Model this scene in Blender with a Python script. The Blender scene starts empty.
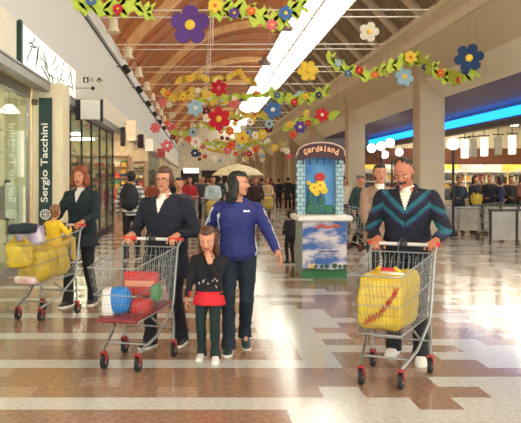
import bpy, math, random
from mathutils import Vector, Matrix, noise
SC = bpy.context.scene
COL = SC.collection
PI = math.pi
# ------------------------------------------------------------------ camera, world, exposure
F = 800.0
EYE = 1.55
cam_data = bpy.data.cameras.new('camera')
cam = bpy.data.objects.new('camera', cam_data)
COL.objects.link(cam)
cam.location = (0, 0, EYE)
cam.rotation_euler = (PI / 2, 0, 0)
cam_data.sensor_width = 36
cam_data.sensor_fit = 'HORIZONTAL'
cam_data.lens = F / 521 * 36
cam_data.shift_x = 0.12
cam_data.shift_y = -0.0605
cam_data.clip_end = 400
SC.camera = cam
world = bpy.data.worlds.new('world')
SC.world = world
world.use_nodes = True
bg = world.node_tree.nodes['Background']
bg.inputs[0].default_value = (0.97, 0.98, 0.93, 1)
bg.inputs[1].default_value = 3.1
SC.view_settings.view_transform = 'Standard'
SC.view_settings.look = 'None'
SC.view_settings.gamma = 1
SC.view_settings.exposure = 0.42
SKY_STRENGTH = 5.0


def area(name, loc, size, sy, power, color=(1, .93, .82), rot=(0, 0, 0)):
    l = bpy.data.lights.new(name, 'AREA')
    l.shape = 'RECTANGLE'
    l.size = size
    l.size_y = sy
    l.energy = power
    l.color = color
    o = bpy.data.objects.new(name, l)
    o.location = loc
    o.rotation_euler = rot
    COL.objects.link(o)
    return o


# ------------------------------------------------------------------ materials
MATS = {}


def lin(c):
    def f(v):
        v = v / 255.0
        return v / 12.92 if v <= .04045 else ((v + .055) / 1.055) ** 2.4
    return tuple(f(v) for v in c)


def mat(name, rgb, rough=.6, metal=0, emit=0, var=.12, scale=6.0, bump=0, rgb2=None, stretch=(1, 1, 1), alpha=1, coat=0, detail=3):
    if name in MATS:
        return MATS[name]
    m = bpy.data.materials.new(name)
    m.use_nodes = True
    nt = m.node_tree
    b = nt.nodes['Principled BSDF']
    c = lin(rgb)
    b.inputs['Roughness'].default_value = rough
    b.inputs['Metallic'].default_value = metal
    if coat:
        b.inputs['Coat Weight'].default_value = coat
        b.inputs['Coat Roughness'].default_value = .06
    tc = nt.nodes.new('ShaderNodeTexCoord')
    mp = nt.nodes.new('ShaderNodeMapping')
    mp.inputs['Scale'].default_value = stretch
    nz = nt.nodes.new('ShaderNodeTexNoise')
    nz.inputs['Scale'].default_value = scale
    nz.inputs['Detail'].default_value = detail
    nt.links.new(tc.outputs['Object'], mp.inputs['Vector'])
    nt.links.new(mp.outputs['Vector'], nz.inputs['Vector'])
    rp = nt.nodes.new('ShaderNodeValToRGB')
    rp.color_ramp.elements[0].position = .3
    rp.color_ramp.elements[1].position = .7
    if rgb2:
        c2 = lin(rgb2)
        rp.color_ramp.elements[0].color = (*c2, 1)
        rp.color_ramp.elements[1].color = (*c, 1)
    else:
        rp.color_ramp.elements[0].color = (*[v * (1 - var) for v in c], 1)
        rp.color_ramp.elements[1].color = (*[min(1, v * (1 + var)) for v in c], 1)
    nt.links.new(nz.outputs['Fac'], rp.inputs['Fac'])
    nt.links.new(rp.outputs['Color'], b.inputs['Base Color'])
    if emit:
        b.inputs['Emission Color'].default_value = (*c, 1)
        b.inputs['Emission Strength'].default_value = emit
    if alpha < 1:
        b.inputs['Alpha'].default_value = alpha
    if bump:
        bp = nt.nodes.new('ShaderNodeBump')
        bp.inputs['Strength'].default_value = bump
        bp.inputs['Distance'].default_value = .01
        nt.links.new(nz.outputs['Fac'], bp.inputs['Height'])
        nt.links.new(bp.outputs['Normal'], b.inputs['Normal'])
    MATS[name] = m
    return m


def glass(name, tint=(.8, .9, .88), amount=.12):
    if name in MATS:
        return MATS[name]
    m = bpy.data.materials.new(name)
    m.use_nodes = True
    nt = m.node_tree
    nt.nodes.clear()
    out = nt.nodes.new('ShaderNodeOutputMaterial')
    tr = nt.nodes.new('ShaderNodeBsdfTransparent')
    tr.inputs[0].default_value = (*tint, 1)
    gl = nt.nodes.new('ShaderNodeBsdfGlossy')
    gl.inputs['Roughness'].default_value = .03
    fr = nt.nodes.new('ShaderNodeFresnel')
    mx = nt.nodes.new('ShaderNodeMixShader')
    ad = nt.nodes.new('ShaderNodeMath')
    ad.operation = 'ADD'
    ad.inputs[1].default_value = amount * .3
    nt.links.new(fr.outputs[0], ad.inputs[0])
    ml = nt.nodes.new('ShaderNodeMath')
    ml.operation = 'MULTIPLY'
    ml.inputs[1].default_value = .45
    nt.links.new(ad.outputs[0], ml.inputs[0])
    nt.links.new(ml.outputs[0], mx.inputs[0])
    nt.links.new(tr.outputs[0], mx.inputs[1])
    nt.links.new(gl.outputs[0], mx.inputs[2])
    nt.links.new(mx.outputs[0], out.inputs[0])
    MATS[name] = m
    return m


def plank_mat(name, rgb, rgb2, axis='Y', width=.14, rough=.45):
    """boards: colour steps per board plus dark joints and grain, in object space"""
    if name in MATS:
        return MATS[name]
    m = bpy.data.materials.new(name)
    m.use_nodes = True
    nt = m.node_tree
    b = nt.nodes['Principled BSDF']
    b.inputs['Roughness'].default_value = rough
    tc = nt.nodes.new('ShaderNodeTexCoord')
    sp = nt.nodes.new('ShaderNodeSeparateXYZ')
    nt.links.new(tc.outputs['Object'], sp.inputs[0])
    dv = nt.nodes.new('ShaderNodeMath')
    dv.operation = 'DIVIDE'
    dv.inputs[1].default_value = width
    nt.links.new(sp.outputs[axis], dv.inputs[0])
    fl = nt.nodes.new('ShaderNodeMath')
    fl.operation = 'FLOOR'
    nt.links.new(dv.outputs[0], fl.inputs[0])
    fr = nt.nodes.new('ShaderNodeMath')
    fr.operation = 'FRACT'
    nt.links.new(dv.outputs[0], fr.inputs[0])
    wn = nt.nodes.new('ShaderNodeTexWhiteNoise')
    wn.noise_dimensions = '1D'
    nt.links.new(fl.outputs[0], wn.inputs['W'])
    mx = nt.nodes.new('ShaderNodeMix')
    mx.data_type = 'RGBA'
    mx.inputs['A'].default_value = (*lin(rgb), 1)
    mx.inputs['B'].default_value = (*lin(rgb2), 1)
    nt.links.new(wn.outputs['Value'], mx.inputs['Factor'])
    gt = nt.nodes.new('ShaderNodeMath')
    gt.operation = 'GREATER_THAN'
    gt.inputs[1].default_value = .1
    nt.links.new(fr.outputs[0], gt.inputs[0])
    m2 = nt.nodes.new('ShaderNodeMix')
    m2.data_type = 'RGBA'
    m2.inputs['A'].default_value = (*[v * .45 for v in lin(rgb2)], 1)
    nt.links.new(gt.outputs[0], m2.inputs['Factor'])
    nt.links.new(mx.outputs['Result'], m2.inputs['B'])
    nt.links.new(m2.outputs['Result'], b.inputs['Base Color'])
    MATS[name] = m
    return m


# ------------------------------------------------------------------ mesh builder
class MB:
    def __init__(s):
        s.v = []
        s.f = []
        s.m = []

    def add(s, vs, fs, mi=0):
        o = len(s.v)
        s.v += [tuple(v) for v in vs]
        s.f += [tuple(i + o for i in f) for f in fs]
        s.m += [mi] * len(fs)
        return s

    def box(s, x0, x1, y0, y1, z0, z1, mi=0, M=None, bev=0):
        if bev:
            # chamfered box: three overlapping slabs of an octagonal prism along the longest axis
            b = min(bev, (x1 - x0) / 3, (y1 - y0) / 3, (z1 - z0) / 3)
            pts = []
            for (dz, ins) in ((z0, b), (z0 + b, 0), (z1 - b, 0), (z1, b)):
                a0, a1, c0, c1 = x0 + ins, x1 - ins, y0 + ins, y1 - ins
                pts.append([(a0 + b, c0, dz), (a1 - b, c0, dz), (a1, c0 + b, dz), (a1, c1 - b, dz), (a1 - b, c1, dz), (a0 + b, c1, dz), (a0, c1 - b, dz), (a0, c0 + b, dz)])
            return s.rings(pts, mi, M)
        vs = [(x, y, z) for z in (z0, z1) for y in (y0, y1) for x in (x0, x1)]
        if M is not None:
            vs = [M @ Vector(v) for v in vs]
        return s.add(vs, [(0, 2, 3, 1), (4, 5, 7, 6), (0, 1, 5, 4), (2, 6, 7, 3), (0, 4, 6, 2), (1, 3, 7, 5)], mi)

    def rings(s, rings, mi=0, M=None, closed=False):
        n = len(rings[0])
        vs = [Vector(p) for r in rings for p in r]
        if M is not None:
            vs = [M @ v for v in vs]
        fs = []
        k = len(rings)
        for i in range(k if closed else k - 1):
            a, b = i * n, ((i + 1) % k) * n
            for j in range(n):
                fs.append((a + j, a + (j + 1) % n, b + (j + 1) % n, b + j))
        if not closed:
            fs.append(tuple(reversed(range(n))))
            fs.append(tuple(range((k - 1) * n, k * n)))
        return s.add(vs, fs, mi)

    def tube(s, pts, r, n=8, mi=0, M=None, closed=False):
        pts = [Vector(p) for p in pts]
        if not isinstance(r, (list, tuple)):
            r = [r] * len(pts)
        rings = []
        up = None
        k = len(pts)
        for i, p in enumerate(pts):
            if closed:
                d = pts[(i + 1) % k] - pts[i - 1]
            else:
                d = pts[min(i + 1, k - 1)] - pts[max(i - 1, 0)]
            if d.length < 1e-9:
                d = Vector((0, 0, 1))
            d.normalize()
            if up is None:
                up = Vector((0, 0, 1)) if abs(d.z) < .9 else Vector((0, 1, 0))
            a = d.cross(up)
            if a.length < 1e-6:
                a = d.cross(Vector((1, 0, 0)))
            a.normalize()
            b = a.cross(d).normalized()
            up = b
            rings.append([p + (a * math.cos(2 * PI * j / n) + b * math.sin(2 * PI * j / n)) * r[i] for j in range(n)])
        return s.rings(rings, mi, M, closed)

    def cap(s, a, b, ra, rb=None, n=10, mi=0):
        """tapered capsule"""
        a, b = Vector(a), Vector(b)
        if rb is None:
            rb = ra
        d = (b - a)
        L = d.length or 1e-6
        d = d / L
        pts, rs = [], []
        for t in (-1, -.7, -.35):
            pts.append(a + d * ra * t)
            rs.append(max(ra * math.sqrt(1 - t * t), ra * .03))
        for t in (0, .5, 1):
            pts.append(a + d * L * t)
            rs.append(ra + (rb - ra) * t)
        for t in (.35, .7, 1):
            pts.append(b + d * rb * t)
            rs.append(max(rb * math.sqrt(1 - t * t), rb * .03))
        return s.tube(pts, rs, n, mi)

    def ell(s, c, r, n=14, k=9, mi=0, M=None):
        if not isinstance(r, (list, tuple)):
            r = (r, r, r)
        c = Vector(c)
        rings = []
        for i in range(k + 1):
            t = PI * min(max(i / k, .02), .98)
            rings.append([c + Vector((r[0] * math.sin(t) * math.cos(2 * PI * j / n), r[1] * math.sin(t) * math.sin(2 * PI * j / n), r[2] * math.cos(t) * -1)) for j in range(n)])
        return s.rings(rings, mi, M)

    def lathe(s, prof, n=20, mi=0, M=None):
        return s.rings([[(r * math.cos(2 * PI * j / n), r * math.sin(2 * PI * j / n), z) for j in range(n)] for r, z in prof], mi, M)

    def prism(s, poly, d0, d1, axis='y', mi=0, M=None):
        """2D polygon (u,v) extruded along axis"""
        def P(u, v, d):
            return {'y': (u, d, v), 'x': (d, u, v), 'z': (u, v, d)}[axis]
        return s.rings([[P(u, v, d0) for u, v in poly], [P(u, v, d1) for u, v in poly]], mi, M)

    def mesh(s, name, mats=()):
        me = bpy.data.meshes.new(name)
        me.from_pydata(s.v, [], s.f)
        for m in mats:
            me.materials.append(m)
        if len(mats) > 1:
            me.polygons.foreach_set('material_index', s.m)
        me.update()
        return me

    def build(s, name, mats, parent=None, smooth=False, loc=None, rot=None):
        if not isinstance(mats, (list, tuple)):
            mats = [mats]
        me = s.mesh(name, mats)
        import bmesh
        bm = bmesh.new()
        bm.from_mesh(me)
        bmesh.ops.recalc_face_normals(bm, faces=bm.faces)
        bm.to_mesh(me)
        bm.free()
        if smooth:
            me.shade_smooth()
            if smooth != 2:
                me.set_sharp_from_angle(angle=math.radians(50))
        o = bpy.data.objects.new(name, me)
        COL.objects.link(o)
        if parent:
            o.parent = parent
        if loc:
            o.location = loc
        if rot:
            o.rotation_euler = rot
        return o


def tag(o, label, cat=None, group=None, kind=None):
    o['label'] = label
    if cat:
        o['category'] = cat
    if group:
        o['group'] = group
    if kind:
        o['kind'] = kind
    return o


def struct(o, label=None, cat=None):
    o['kind'] = 'structure'
    if label:
        o['label'] = label
    if cat:
        o['category'] = cat
    return o


def empty(name, loc, rz=0, label=None, cat=None, group=None):
    o = bpy.data.objects.new(name, None)
    o.empty_display_size = .1
    COL.objects.link(o)
    o.location = loc
    o.rotation_euler = (0, 0, rz)
    if label:
        tag(o, label, cat, group)
    return o


def copy_tree(o, parent=None):
    c = o.copy()
    COL.objects.link(c)
    c.parent = parent
    for ch in list(o.children):
        copy_tree(ch, c)
    return c


def text(body, width, loc, m, parent=None, name='lettering', vertical=False, height=None, depth=.004, font_shear=0, bold=0):
    cu = bpy.data.curves.new(name, 'FONT')
    cu.body = body
    cu.size = 1
    cu.extrude = 0
    cu.offset = bold
    cu.shear = font_shear
    cu.align_x = 'CENTER'
    cu.align_y = 'CENTER'
    tmp = bpy.data.objects.new('tmp', cu)
    COL.objects.link(tmp)
    dg = bpy.context.evaluated_depsgraph_get()
    me = bpy.data.meshes.new_from_object(tmp.evaluated_get(dg))
    bpy.data.objects.remove(tmp)
    xs = [v.co.x for v in me.vertices]
    ys = [v.co.y for v in me.vertices]
    w, h = max(xs) - min(xs), max(ys) - min(ys)
    cx, cy = (max(xs) + min(xs)) / 2, (max(ys) + min(ys)) / 2
    s = width / w
    sh = (height / h) if height else s
    if vertical:
        A = Matrix(((0, -1, 0), (0, 0, -1), (1, 0, 0)))
    else:
        A = Matrix(((1, 0, 0), (0, 0, -1), (0, 1, 0)))
    for v in me.vertices:
        v.co = A @ Vector(((v.co.x - cx) * s, (v.co.y - cy) * sh, depth))
    me.materials.clear()
    me.materials.append(m)
    me.name = name
    o = bpy.data.objects.new(name, me)
    COL.objects.link(o)
    o.location = loc
    if parent:
        o.parent = parent
    return o


def PX(px, py, Y):
    """world x and z seen at photo pixel px,py at distance Y (measuring aid)"""
    return (px - 198) * Y / F, EYE + (180 - py) * Y / F
# ================================================================== the hall
random.seed(7)
END = 112.0
WL = -2.7
XC = 6.35
M_grey = mat('gallery_wall_grey', (226, 226, 222), .8, var=.1, scale=40, rgb2=(202, 202, 198))
M_tan = mat('tan_concrete', (218, 204, 174), .8, rgb2=(198, 184, 156), scale=30)
M_tan2 = mat('beam_concrete', (226, 216, 190), .8, rgb2=(210, 198, 170), scale=24)
M_fascia = mat('cream_fascia', (238, 232, 212), .7, rgb2=(228, 220, 198), scale=18)
M_colm = mat('speckled_stone', (224, 212, 184), .7, rgb2=(176, 160, 132), scale=60, detail=5)
M_wood = plank_mat('vault_boards', (190, 110, 48), (156, 84, 34), 'Y', .45)
M_arch = mat('glulam', (236, 190, 128), .5, rgb2=(216, 164, 100), scale=5, stretch=(1, 8, 1))
M_white = mat('white_paint', (236, 232, 222), .45, var=.04)
M_dark = mat('dark_metal', (32, 32, 34), .45, var=.2)
M_green = mat('dark_green_panel', (16, 52, 46), .5, var=.1)
M_cream = mat('cream_pillar', (238, 224, 190), .6, rgb2=(228, 212, 176), scale=8)
M_alu = mat('brushed_aluminium', (150, 150, 146), .35, metal=.6, var=.1)
M_glass = glass('shop_glass')
M_black = mat('black_paint', (14, 14, 15), .4)
M_skin_dark = mat('brown_acoustic_panel', (150, 132, 108), .85, rgb2=(88, 72, 56), scale=9, stretch=(1, 5, 1), bump=.8, detail=6)


def emis(name, rgb, e):
    return mat(name, rgb, .5, emit=e, var=.02)


# floor of 30 cm stone tiles, colour given tile by tile
def tile_mat(name, rgb, rgb2):
    m = mat(name, rgb, .15, rgb2=rgb2, scale=26, detail=8)
    nt = m.node_tree
    b = nt.nodes['Principled BSDF']
    b.inputs['Specular IOR Level'].default_value = .75
    tc = nt.nodes.new('ShaderNodeTexCoord')
    n2 = nt.nodes.new('ShaderNodeTexNoise')
    n2.inputs['Scale'].default_value = 2.2
    nt.links.new(tc.outputs['Object'], n2.inputs['Vector'])
    bp = nt.nodes.new('ShaderNodeBump')
    bp.inputs['Strength'].default_value = .05
    bp.inputs['Distance'].default_value = .05
    nt.links.new(n2.outputs['Fac'], bp.inputs['Height'])
    nt.links.new(bp.outputs['Normal'], b.inputs['Normal'])
    return m


TS = .3
fm = [tile_mat('floor_light_stone', (210, 207, 196), (184, 180, 170)),
      tile_mat('floor_brown_stone', (166, 132, 106), (128, 98, 76)),
      tile_mat('floor_rose_stone', (182, 152, 128), (148, 118, 96))]


def tile_kind(i, j):
    x = i * TS
    h = random.random()
    if x < .3 * random.Random(j // 2).choice((0, 1, 1, 2, 3)) + .01:                                   # left aisle: brown with light cross bands
        j0 = (j - 18) % 4
        if j0 == 0:
            return 0
        return 2 if h < .12 else 1
    a = abs((i - 2 + 2 * ((j // 6) % 2)) % 10 - 5) + abs((j * 1.0) % 6 - 3)
    if x < 1.0:
        return 1 if a < 3 else 0
    blk = random.Random(((i + (j % 3)) // 2) * 7919 + j * 104729).random()
    if a < 3.2:
        return 0 if blk < .12 else (2 if blk > .8 else 1)
    if blk < .27:
        return 1 if blk < .13 else 2
    return 0


b = MB()
gx0, gx1, gy0, gy1 = -17, 58, -20, 374
nx = gx1 - gx0
for j in range(gy0, gy1 + 1):
    for i in range(gx0, gx1 + 1):
        b.v.append((i * TS, j * TS, 0))
for j in range(gy0, gy1):
    for i in range(gx0, gx1):
        a = (j - gy0) * (nx + 1) + (i - gx0)
        b.f.append((a, a + 1, a + nx + 2, a + nx + 1))
        b.m.append(tile_kind(i, j))
struct(b.build('floor', fm), 'polished light and brown stone tile floor', 'floor')

# ---- left side: upper gallery wall, sign band, ledge
b = MB()
b.box(WL - .3, WL, -4, END, 3.94, 5.42)
b.box(WL - .3, WL + .06, -4, END, 5.42, 5.52, 1)
b.box(WL - .3, WL, -4, END, 5.52, 6.0)
b.box(WL - .3, WL, -4, 11.9, 3.3, 3.94, 2)
b.box(WL - .3, WL, 17.5, END, 3.3, 3.94, 2)
struct(b.build('wall_left', [M_grey, M_dark, M_fascia]), 'pale grey gallery wall above the left shops', 'wall')
b = MB()
b.box(WL - .12, WL + .03, -4, END, 3.14, 3.3)
b.box(WL - .12, WL + .05, -4, END, 3.28, 3.31)
struct(b.build('trim_1', [M_alu]), 'metal lintel above the shop fronts', 'lintel')

# ---- barrel vault in boards
PROF = [(-2.7, 6.0), (-2.45, 6.45), (-2.0, 6.98), (-1.44, 7.5), (-.6, 8.3), (.44, 8.95), (1.6, 9.35), (3.0, 9.55), (4.42, 9.5)]


def smooth_prof(P, n=4):
    out = []
    for i in range(len(P) - 1):
        p0, p1, p2, p3 = P[max(i - 1, 0)], P[i], P[i + 1], P[min(i + 2, len(P) - 1)]
        for k in range(n):
            t = k / n
            out.append(tuple(.5 * ((2 * p1[c]) + (-p0[c] + p2[c]) * t + (2 * p0[c] - 5 * p1[c] + 4 * p2[c] - p3[c]) * t * t + (-p0[c] + 3 * p1[c] - 3 * p2[c] + p3[c]) * t ** 3) for c in (0, 1)))
    out.append(P[-1])
    return out


SP = smooth_prof(PROF)


def off(P, d):
    out = []
    for i, p in enumerate(P):
        a, c = P[max(i - 1, 0)], P[min(i + 1, len(P) - 1)]
        t = Vector((c[0] - a[0], c[1] - a[1])).normalized()
        out.append((p[0] + t.y * d, p[1] - t.x * d))
    return out


def arc_strip(y0, y1, d0, d1, mi=0, b=None):
    b = b or MB()
    A, B = off(SP, d0), off(SP, d1)
    b.rings([[(A[i][0], y0, A[i][1]), (B[i][0], y0, B[i][1]), (B[i][0], y1, B[i][1]), (A[i][0], y1, A[i][1])] for i in range(len(SP))], mi)
    return b


struct(arc_strip(-4, END, -.15, 0).build('ceiling', M_wood), 'orange brown boarded timber vault', 'ceiling')
for k in range(8):
    y = 16 + 12 * k
    o = arc_strip(y - .14, y + .14, 0, .34).build('timber_arch', M_arch, smooth=True)
    c = MB()
    c.box(4.15, 4.75, y - .2, y + .2, 9.02, 9.5, bev=.03)
    c.box(3.9, 4.3, y - .17, y + .17, 9.1, 9.3, bev=.03)
    tag(o, 'pale glued timber arch curving up the boarded vault, %s' % ('first of eight from the near end' if k == 0 else 'number %s counted down the hall' % ['', 'two', 'three', 'four', 'five', 'six', 'seven', 'eight'][k]), 'roof arch', 'timber arches')
    o['kind'] = 'structure'
    c.build('steel_shoe', mat('rust_brown_steel', (74, 44, 34), .5), o)
b = MB()
y = 12.0
while y < 100:
    arc_strip(y - .035, y + .035, 0, .07, 0, b)
    y += 2.4
struct(b.build('trim_2', mat('batten_wood', (176, 108, 56), .5)), 'slim ribs between the timber arches', 'ribs')

# ---- skylight on the right slope of the roof
S0, S1, S2 = (4.42, 9.5), (5.68, 8.03), (7.0, 6.58)


def slope_slab(p, q, y0, y1, t, mi=0, b=None):
    b = b or MB()
    d = Vector((q[0] - p[0], q[1] - p[1])).normalized()
    nx_, nz_ = -d.y, d.x      # pointing up/outwards
    if nz_ < 0:
        nx_, nz_ = -nx_, -nz_
    P = [(p[0], p[1]), (q[0], q[1]), (q[0] + nx_ * t, q[1] + nz_ * t), (p[0] + nx_ * t, p[1] + nz_ * t)]
    b.prism(P, y0, y1, 'y', mi)
    return b


M_sky = emis('skylight_pane', (250, 251, 238), SKY_STRENGTH)
b = slope_slab(S0, S1, -4, END, .03)
struct(b.build('window_1', M_sky), 'long bright glazed skylight', 'skylight')
b = MB()
y = 5.0
while y < 100:
    for dy in (0, .3):
        slope_slab((S0[0], S0[1] - .05), (S2[0], S2[1] - .05), y + dy, y + dy + .09, .05, 0, b)
    y += 3.0
for t in (.0, .5, 1.0):
    x = S0[0] + (S1[0] - S0[0]) * t
    z = S0[1] + (S1[1] - S0[1]) * t
    b.box(x - .04, x + .04, -4, END, z - .09, z - .02)
struct(b.build('trim_3', mat('glazing_bar', (150, 128, 96), .5)), 'brown glazing bars under the skylight', 'glazing bars')
b = slope_slab(S1, S2, -4, END, .08)
struct(b.build('ceiling_slope', M_skin_dark), 'brown textured acoustic panels below the skylight', 'ceiling panels')
b = MB()
y = 3.4
while y < 100:
    slope_slab((S1[0], S1[1] - .16), (S2[0], S2[1] - .16), y, y + .55, .16, 0, b)
    y += 3.0
struct(b.build('trim_4', mat('pale_roof_rib', (196, 184, 160), .7)), 'pale ribs between the acoustic panels', 'ribs')

# ---- right side: beam, sloping soffit, fascia
b = MB()
b.box(5.5, 7.2, -4, END, 5.05, 5.5)
b.box(5.42, 5.6, -4, END, 4.9, 5.1)
b.box(5.44, 5.6, -4, END, 5.44, 5.56)
b.box(6.9, 7.2, -4, END, 5.4, 6.7)
struct(b.build('beam_right', M_tan2), 'long pale concrete beam along the right colonnade', 'beam')
b = MB()
b.prism([(5.5, 4.92), (5.9, 4.14), (6.0, 4.2), (5.62, 4.95)], -4, END)
struct(b.build('wall_right_upper', M_tan), 'tan sloping wall band above the colonnade', 'wall')
b = MB()
b.prism([(5.88, 4.16), (6.27, 3.68), (6.37, 3.68), (6.37, 3.8), (6.0, 4.25)], -4, END)
struct(b.build('fascia_right', M_fascia), 'cream sloping fascia over the colonnade', 'fascia')
for k, yc in enumerate((11.2, 20.9, 30.7, 40.5, 50.3, 60.1, 69.9, 79.7, 89.5)):
    b = MB()
    b.box(5.7, XC, yc - .33, yc + .33, 0, 4.92, bev=.02)
    b.box(5.66, XC + .03, yc - .36, yc + .36, 0, .12, 1)
    b.box(5.56, 5.95, yc - .22, yc + .22, 4.55, 5.0, 0)
    o = b.build('column', [M_colm, mat('column_foot', (120, 100, 84), .5)])
    o['kind'] = 'structure'
    tag(o, 'square speckled stone column, %s along the right side' % ('just outside the near edge' if k == 0 else ['', 'first', 'second', 'third', 'fourth', 'fifth', 'sixth', 'seventh', 'last'][k]), 'column', 'square columns')

# ---- supermarket behind the colonnade
b = MB()
b.box(XC, 9.0, -4, 42, 3.74, 3.82)
struct(b.build('ceiling_market', mat('mauve_mesh_ceiling', (122, 108, 128), .6, rgb2=(96, 84, 106), scale=60)), 'mauve metal ceiling of the supermarket lobby', 'ceiling')
b = MB()
b.box(9.0, 9.3, 6, 42, 3.16, 3.8)
b.box(8.9, 9.02, 6, 42, 3.3, 3.36)
struct(b.build('beam_market', mat('bulkhead_grey', (128, 118, 112), .7)), 'grey bulkhead under the blue neon line', 'beam')
b = MB()
b.box(8.86, 8.98, 6, 41.5, 3.38, 3.62)
tag(b.build('neon_strip', emis('blue_neon', (26, 132, 244), 2.6)), 'long glowing blue neon strip on the supermarket bulkhead', 'neon light')
b = MB()
b.box(9.3, 17.4, 10, 42, 4.3, 4.4)
struct(b.build('ceiling_shop_floor', mat('pale_market_ceiling', (214, 206, 188), .8)), 'pale ceiling inside the supermarket', 'ceiling')
b = MB()
b.box(XC, 17.4, 42, 42.2, 0, 4.4, 0)
b.box(XC, 17.4, 41.7, 42, 2.35, 3.2, 1)
b.box(XC, 17.4, 41.6, 42, 0, .9, 2)
struct(b.build('wall_market', [mat('market_cream', (222, 212, 184), .7), mat('brown_brick_band', (126, 74, 52), .8, rgb2=(96, 56, 40), scale=12, stretch=(1, 1, 4)), mat('market_plinth', (110, 96, 80), .7)]), 'supermarket back wall with brown band', 'wall')
b = MB()
b.box(17.2, 17.4, 10, 42, 0, 4.4)
struct(b.build('wall_right', mat('market_cream', (222, 212, 184))), 'side wall of the supermarket', 'wall')
b = MB()
b.box(XC, XC + .3, 42, END, 0, 3.8)
struct(b.build('wall_right_far', mat('far_wall_warm', (190, 170, 140), .7, rgb2=(150, 120, 96), scale=.7)), 'far wall behind the colonnade', 'wall')
b = MB()
b.box(WL - 2, 8, END, END + .3, 0, 9.8)
struct(b.build('wall_end', mat('end_wall_pale', (222, 210, 184), .8)), 'end wall of the hall', 'wall')

# strips added to brighten the supermarket and the shops, not fittings of the place
tube = emis('market_fill_light', (255, 246, 226), 22)
for k in range(6):
    b = MB()
    b.box(10.2, 15.6, 14 + 5 * k, 14.25 + 5 * k, 4.2, 4.28, 0)
    tag(b.build('fill_strip', tube), 'long glowing strip added under the supermarket ceiling for fill light, row %s from the near end' % ['one', 'two', 'three', 'four', 'five', 'six'][k], 'ceiling light', 'supermarket fill strips')
for k in range(0):
    b = MB()
    b.box(6.9, 8.4, 12.6 + 8 * k, 12.8 + 8 * k, 3.68, 3.74, 0)
    tag(b.build('fill_strip', tube), 'short strip light recessed in the mauve lobby ceiling, number %s down the lobby' % ['one', 'two', 'three', 'four'][k], 'ceiling light', 'lobby strip lights')

# ---- left shops: backs, ceilings, piers
b = MB()
b.box(-6.2, -6.0, 4, END, 0, 3.3)
struct(b.build('wall_shop_back', mat('shop_back_wall', (216, 196, 158), .8, rgb2=(190, 160, 124), scale=1.1)), 'back wall of the left shops', 'wall')
b = MB()
b.box(-6.0, WL - .12, 4, END, 3.2, 3.3)
struct(b.build('ceiling_shops', mat('shop_ceiling', (226, 214, 186), .8)), 'ceiling of the left shops', 'ceiling')
b = MB()
for y in (15.0, 34, 44, 56, 70, 90):
    b.box(-6.0, WL - .06, y, y + .2, 0, 3.2)
struct(b.build('wall_shop_dividers', mat('divider_plaster', (226, 214, 186), .8)), 'dividing walls between the left shops', 'wall')
for k, (y, e) in enumerate(((9, 26), (12.4, 20), (17.2, 24), (21.6, 24), (28, 26), (31.5, 24), (38, 24), (41.5, 20), (50, 24), (63, 24), (78, 24))):  # added warm strips that brighten the shop interiors, no such fittings seen
    b = MB()
    b.box(-5.7, -4.1, y, y + .12, 3.12, 3.19)
    tag(b.build('fill_strip', emis('shop_fill_light', (255, 236, 200), 70)), 'warm glowing strip added inside the left shops for fill light, number %s from the near end' % ['one', 'two', 'three', 'four', 'five', 'six', 'seven', 'eight', 'nine', 'ten', 'eleven'][k], 'ceiling light', 'left shop fill strips')
# cream pier with the green shop panel
b = MB()
b.box(-3.0, -2.44, 14.45, 15.2, 0, 3.3, bev=.012)
o = struct(b.build('pillar_left', M_cream), 'cream pier between the left shops', 'pillar')
pn = MB().box(-2.865, -2.63, 14.40, 14.45, .55, 3.03, bev=.004).build('shop_name_panel', M_green)
tag(pn, 'tall dark green panel lettered vertically in white on the cream pier', 'shop sign')
text('Sergio Tacchini', 1.42, (-2.748, 14.395, 1.86), M_white, pn, vertical=True, height=.165, bold=.016)
lg = MB()
lg.tube([(-2.748 + .085 * math.cos(a * PI / 10), 14.392, .93 + .085 * math.sin(a * PI / 10)) for a in range(20)], .012, 6, closed=True)
lg.box(-2.757, -2.739, 14.388, 14.398, .85, 1.01)
lg.box(-2.83, -2.665, 14.388, 14.398, .922, .938)
for s in (-1, 1):
    lg.tube([(-2.748 + s * .035, 14.392, .87), (-2.748 + s * .028, 14.392, .93), (-2.748 + s * .035, 14.392, .99)], .008, 5)
lg.build('round_emblem', M_white, pn)
b = MB()
b.box(-2.99, -2.9, 14.36, 14.45, 2.9, 3.0, bev=.01)
tag(b.build('alarm_box', mat('brown_plastic', (90, 62, 40), .5)), 'small brown box fixed high on the cream pier', 'alarm box')

# illuminated shop sign box with sketched artwork
t = empty('light_box_sign', (WL, 12.0, 3.3), 0, 'long white backlit sign box with grey sketches and a dark green end', 'shop sign')
MB().box(-.12, .02, .12, 5.5, 0, .64, bev=.01).build('sign_face', emis('sign_white', (240, 240, 232), .45), t)
MB().box(-.16, .05, 0, .12, -.02, .66, bev=.008).build('green_end_cap', M_green, t)
sk = MB()
random.seed(3)
for k in range(26):
    y0 = random.uniform(.4, 5.2)
    z0 = random.uniform(.08, .55)
    pts = [(.026, y0, z0)]
    ang = random.uniform(-1.2, 1.5)
    for q in range(4):
        ang += random.uniform(-.5, .5)
        p = pts[-1]
        pts.append((.026, min(5.4, p[1] + .16 * abs(math.cos(ang))), min(.6, max(.04, p[2] + .09 * math.sin(ang)))))
    sk.tube(pts, [.004, .011, .008, .012, .003], 4)
sk.build('sketch_artwork', mat('sketch_ink', (96, 98, 98), .8), t)

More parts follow.
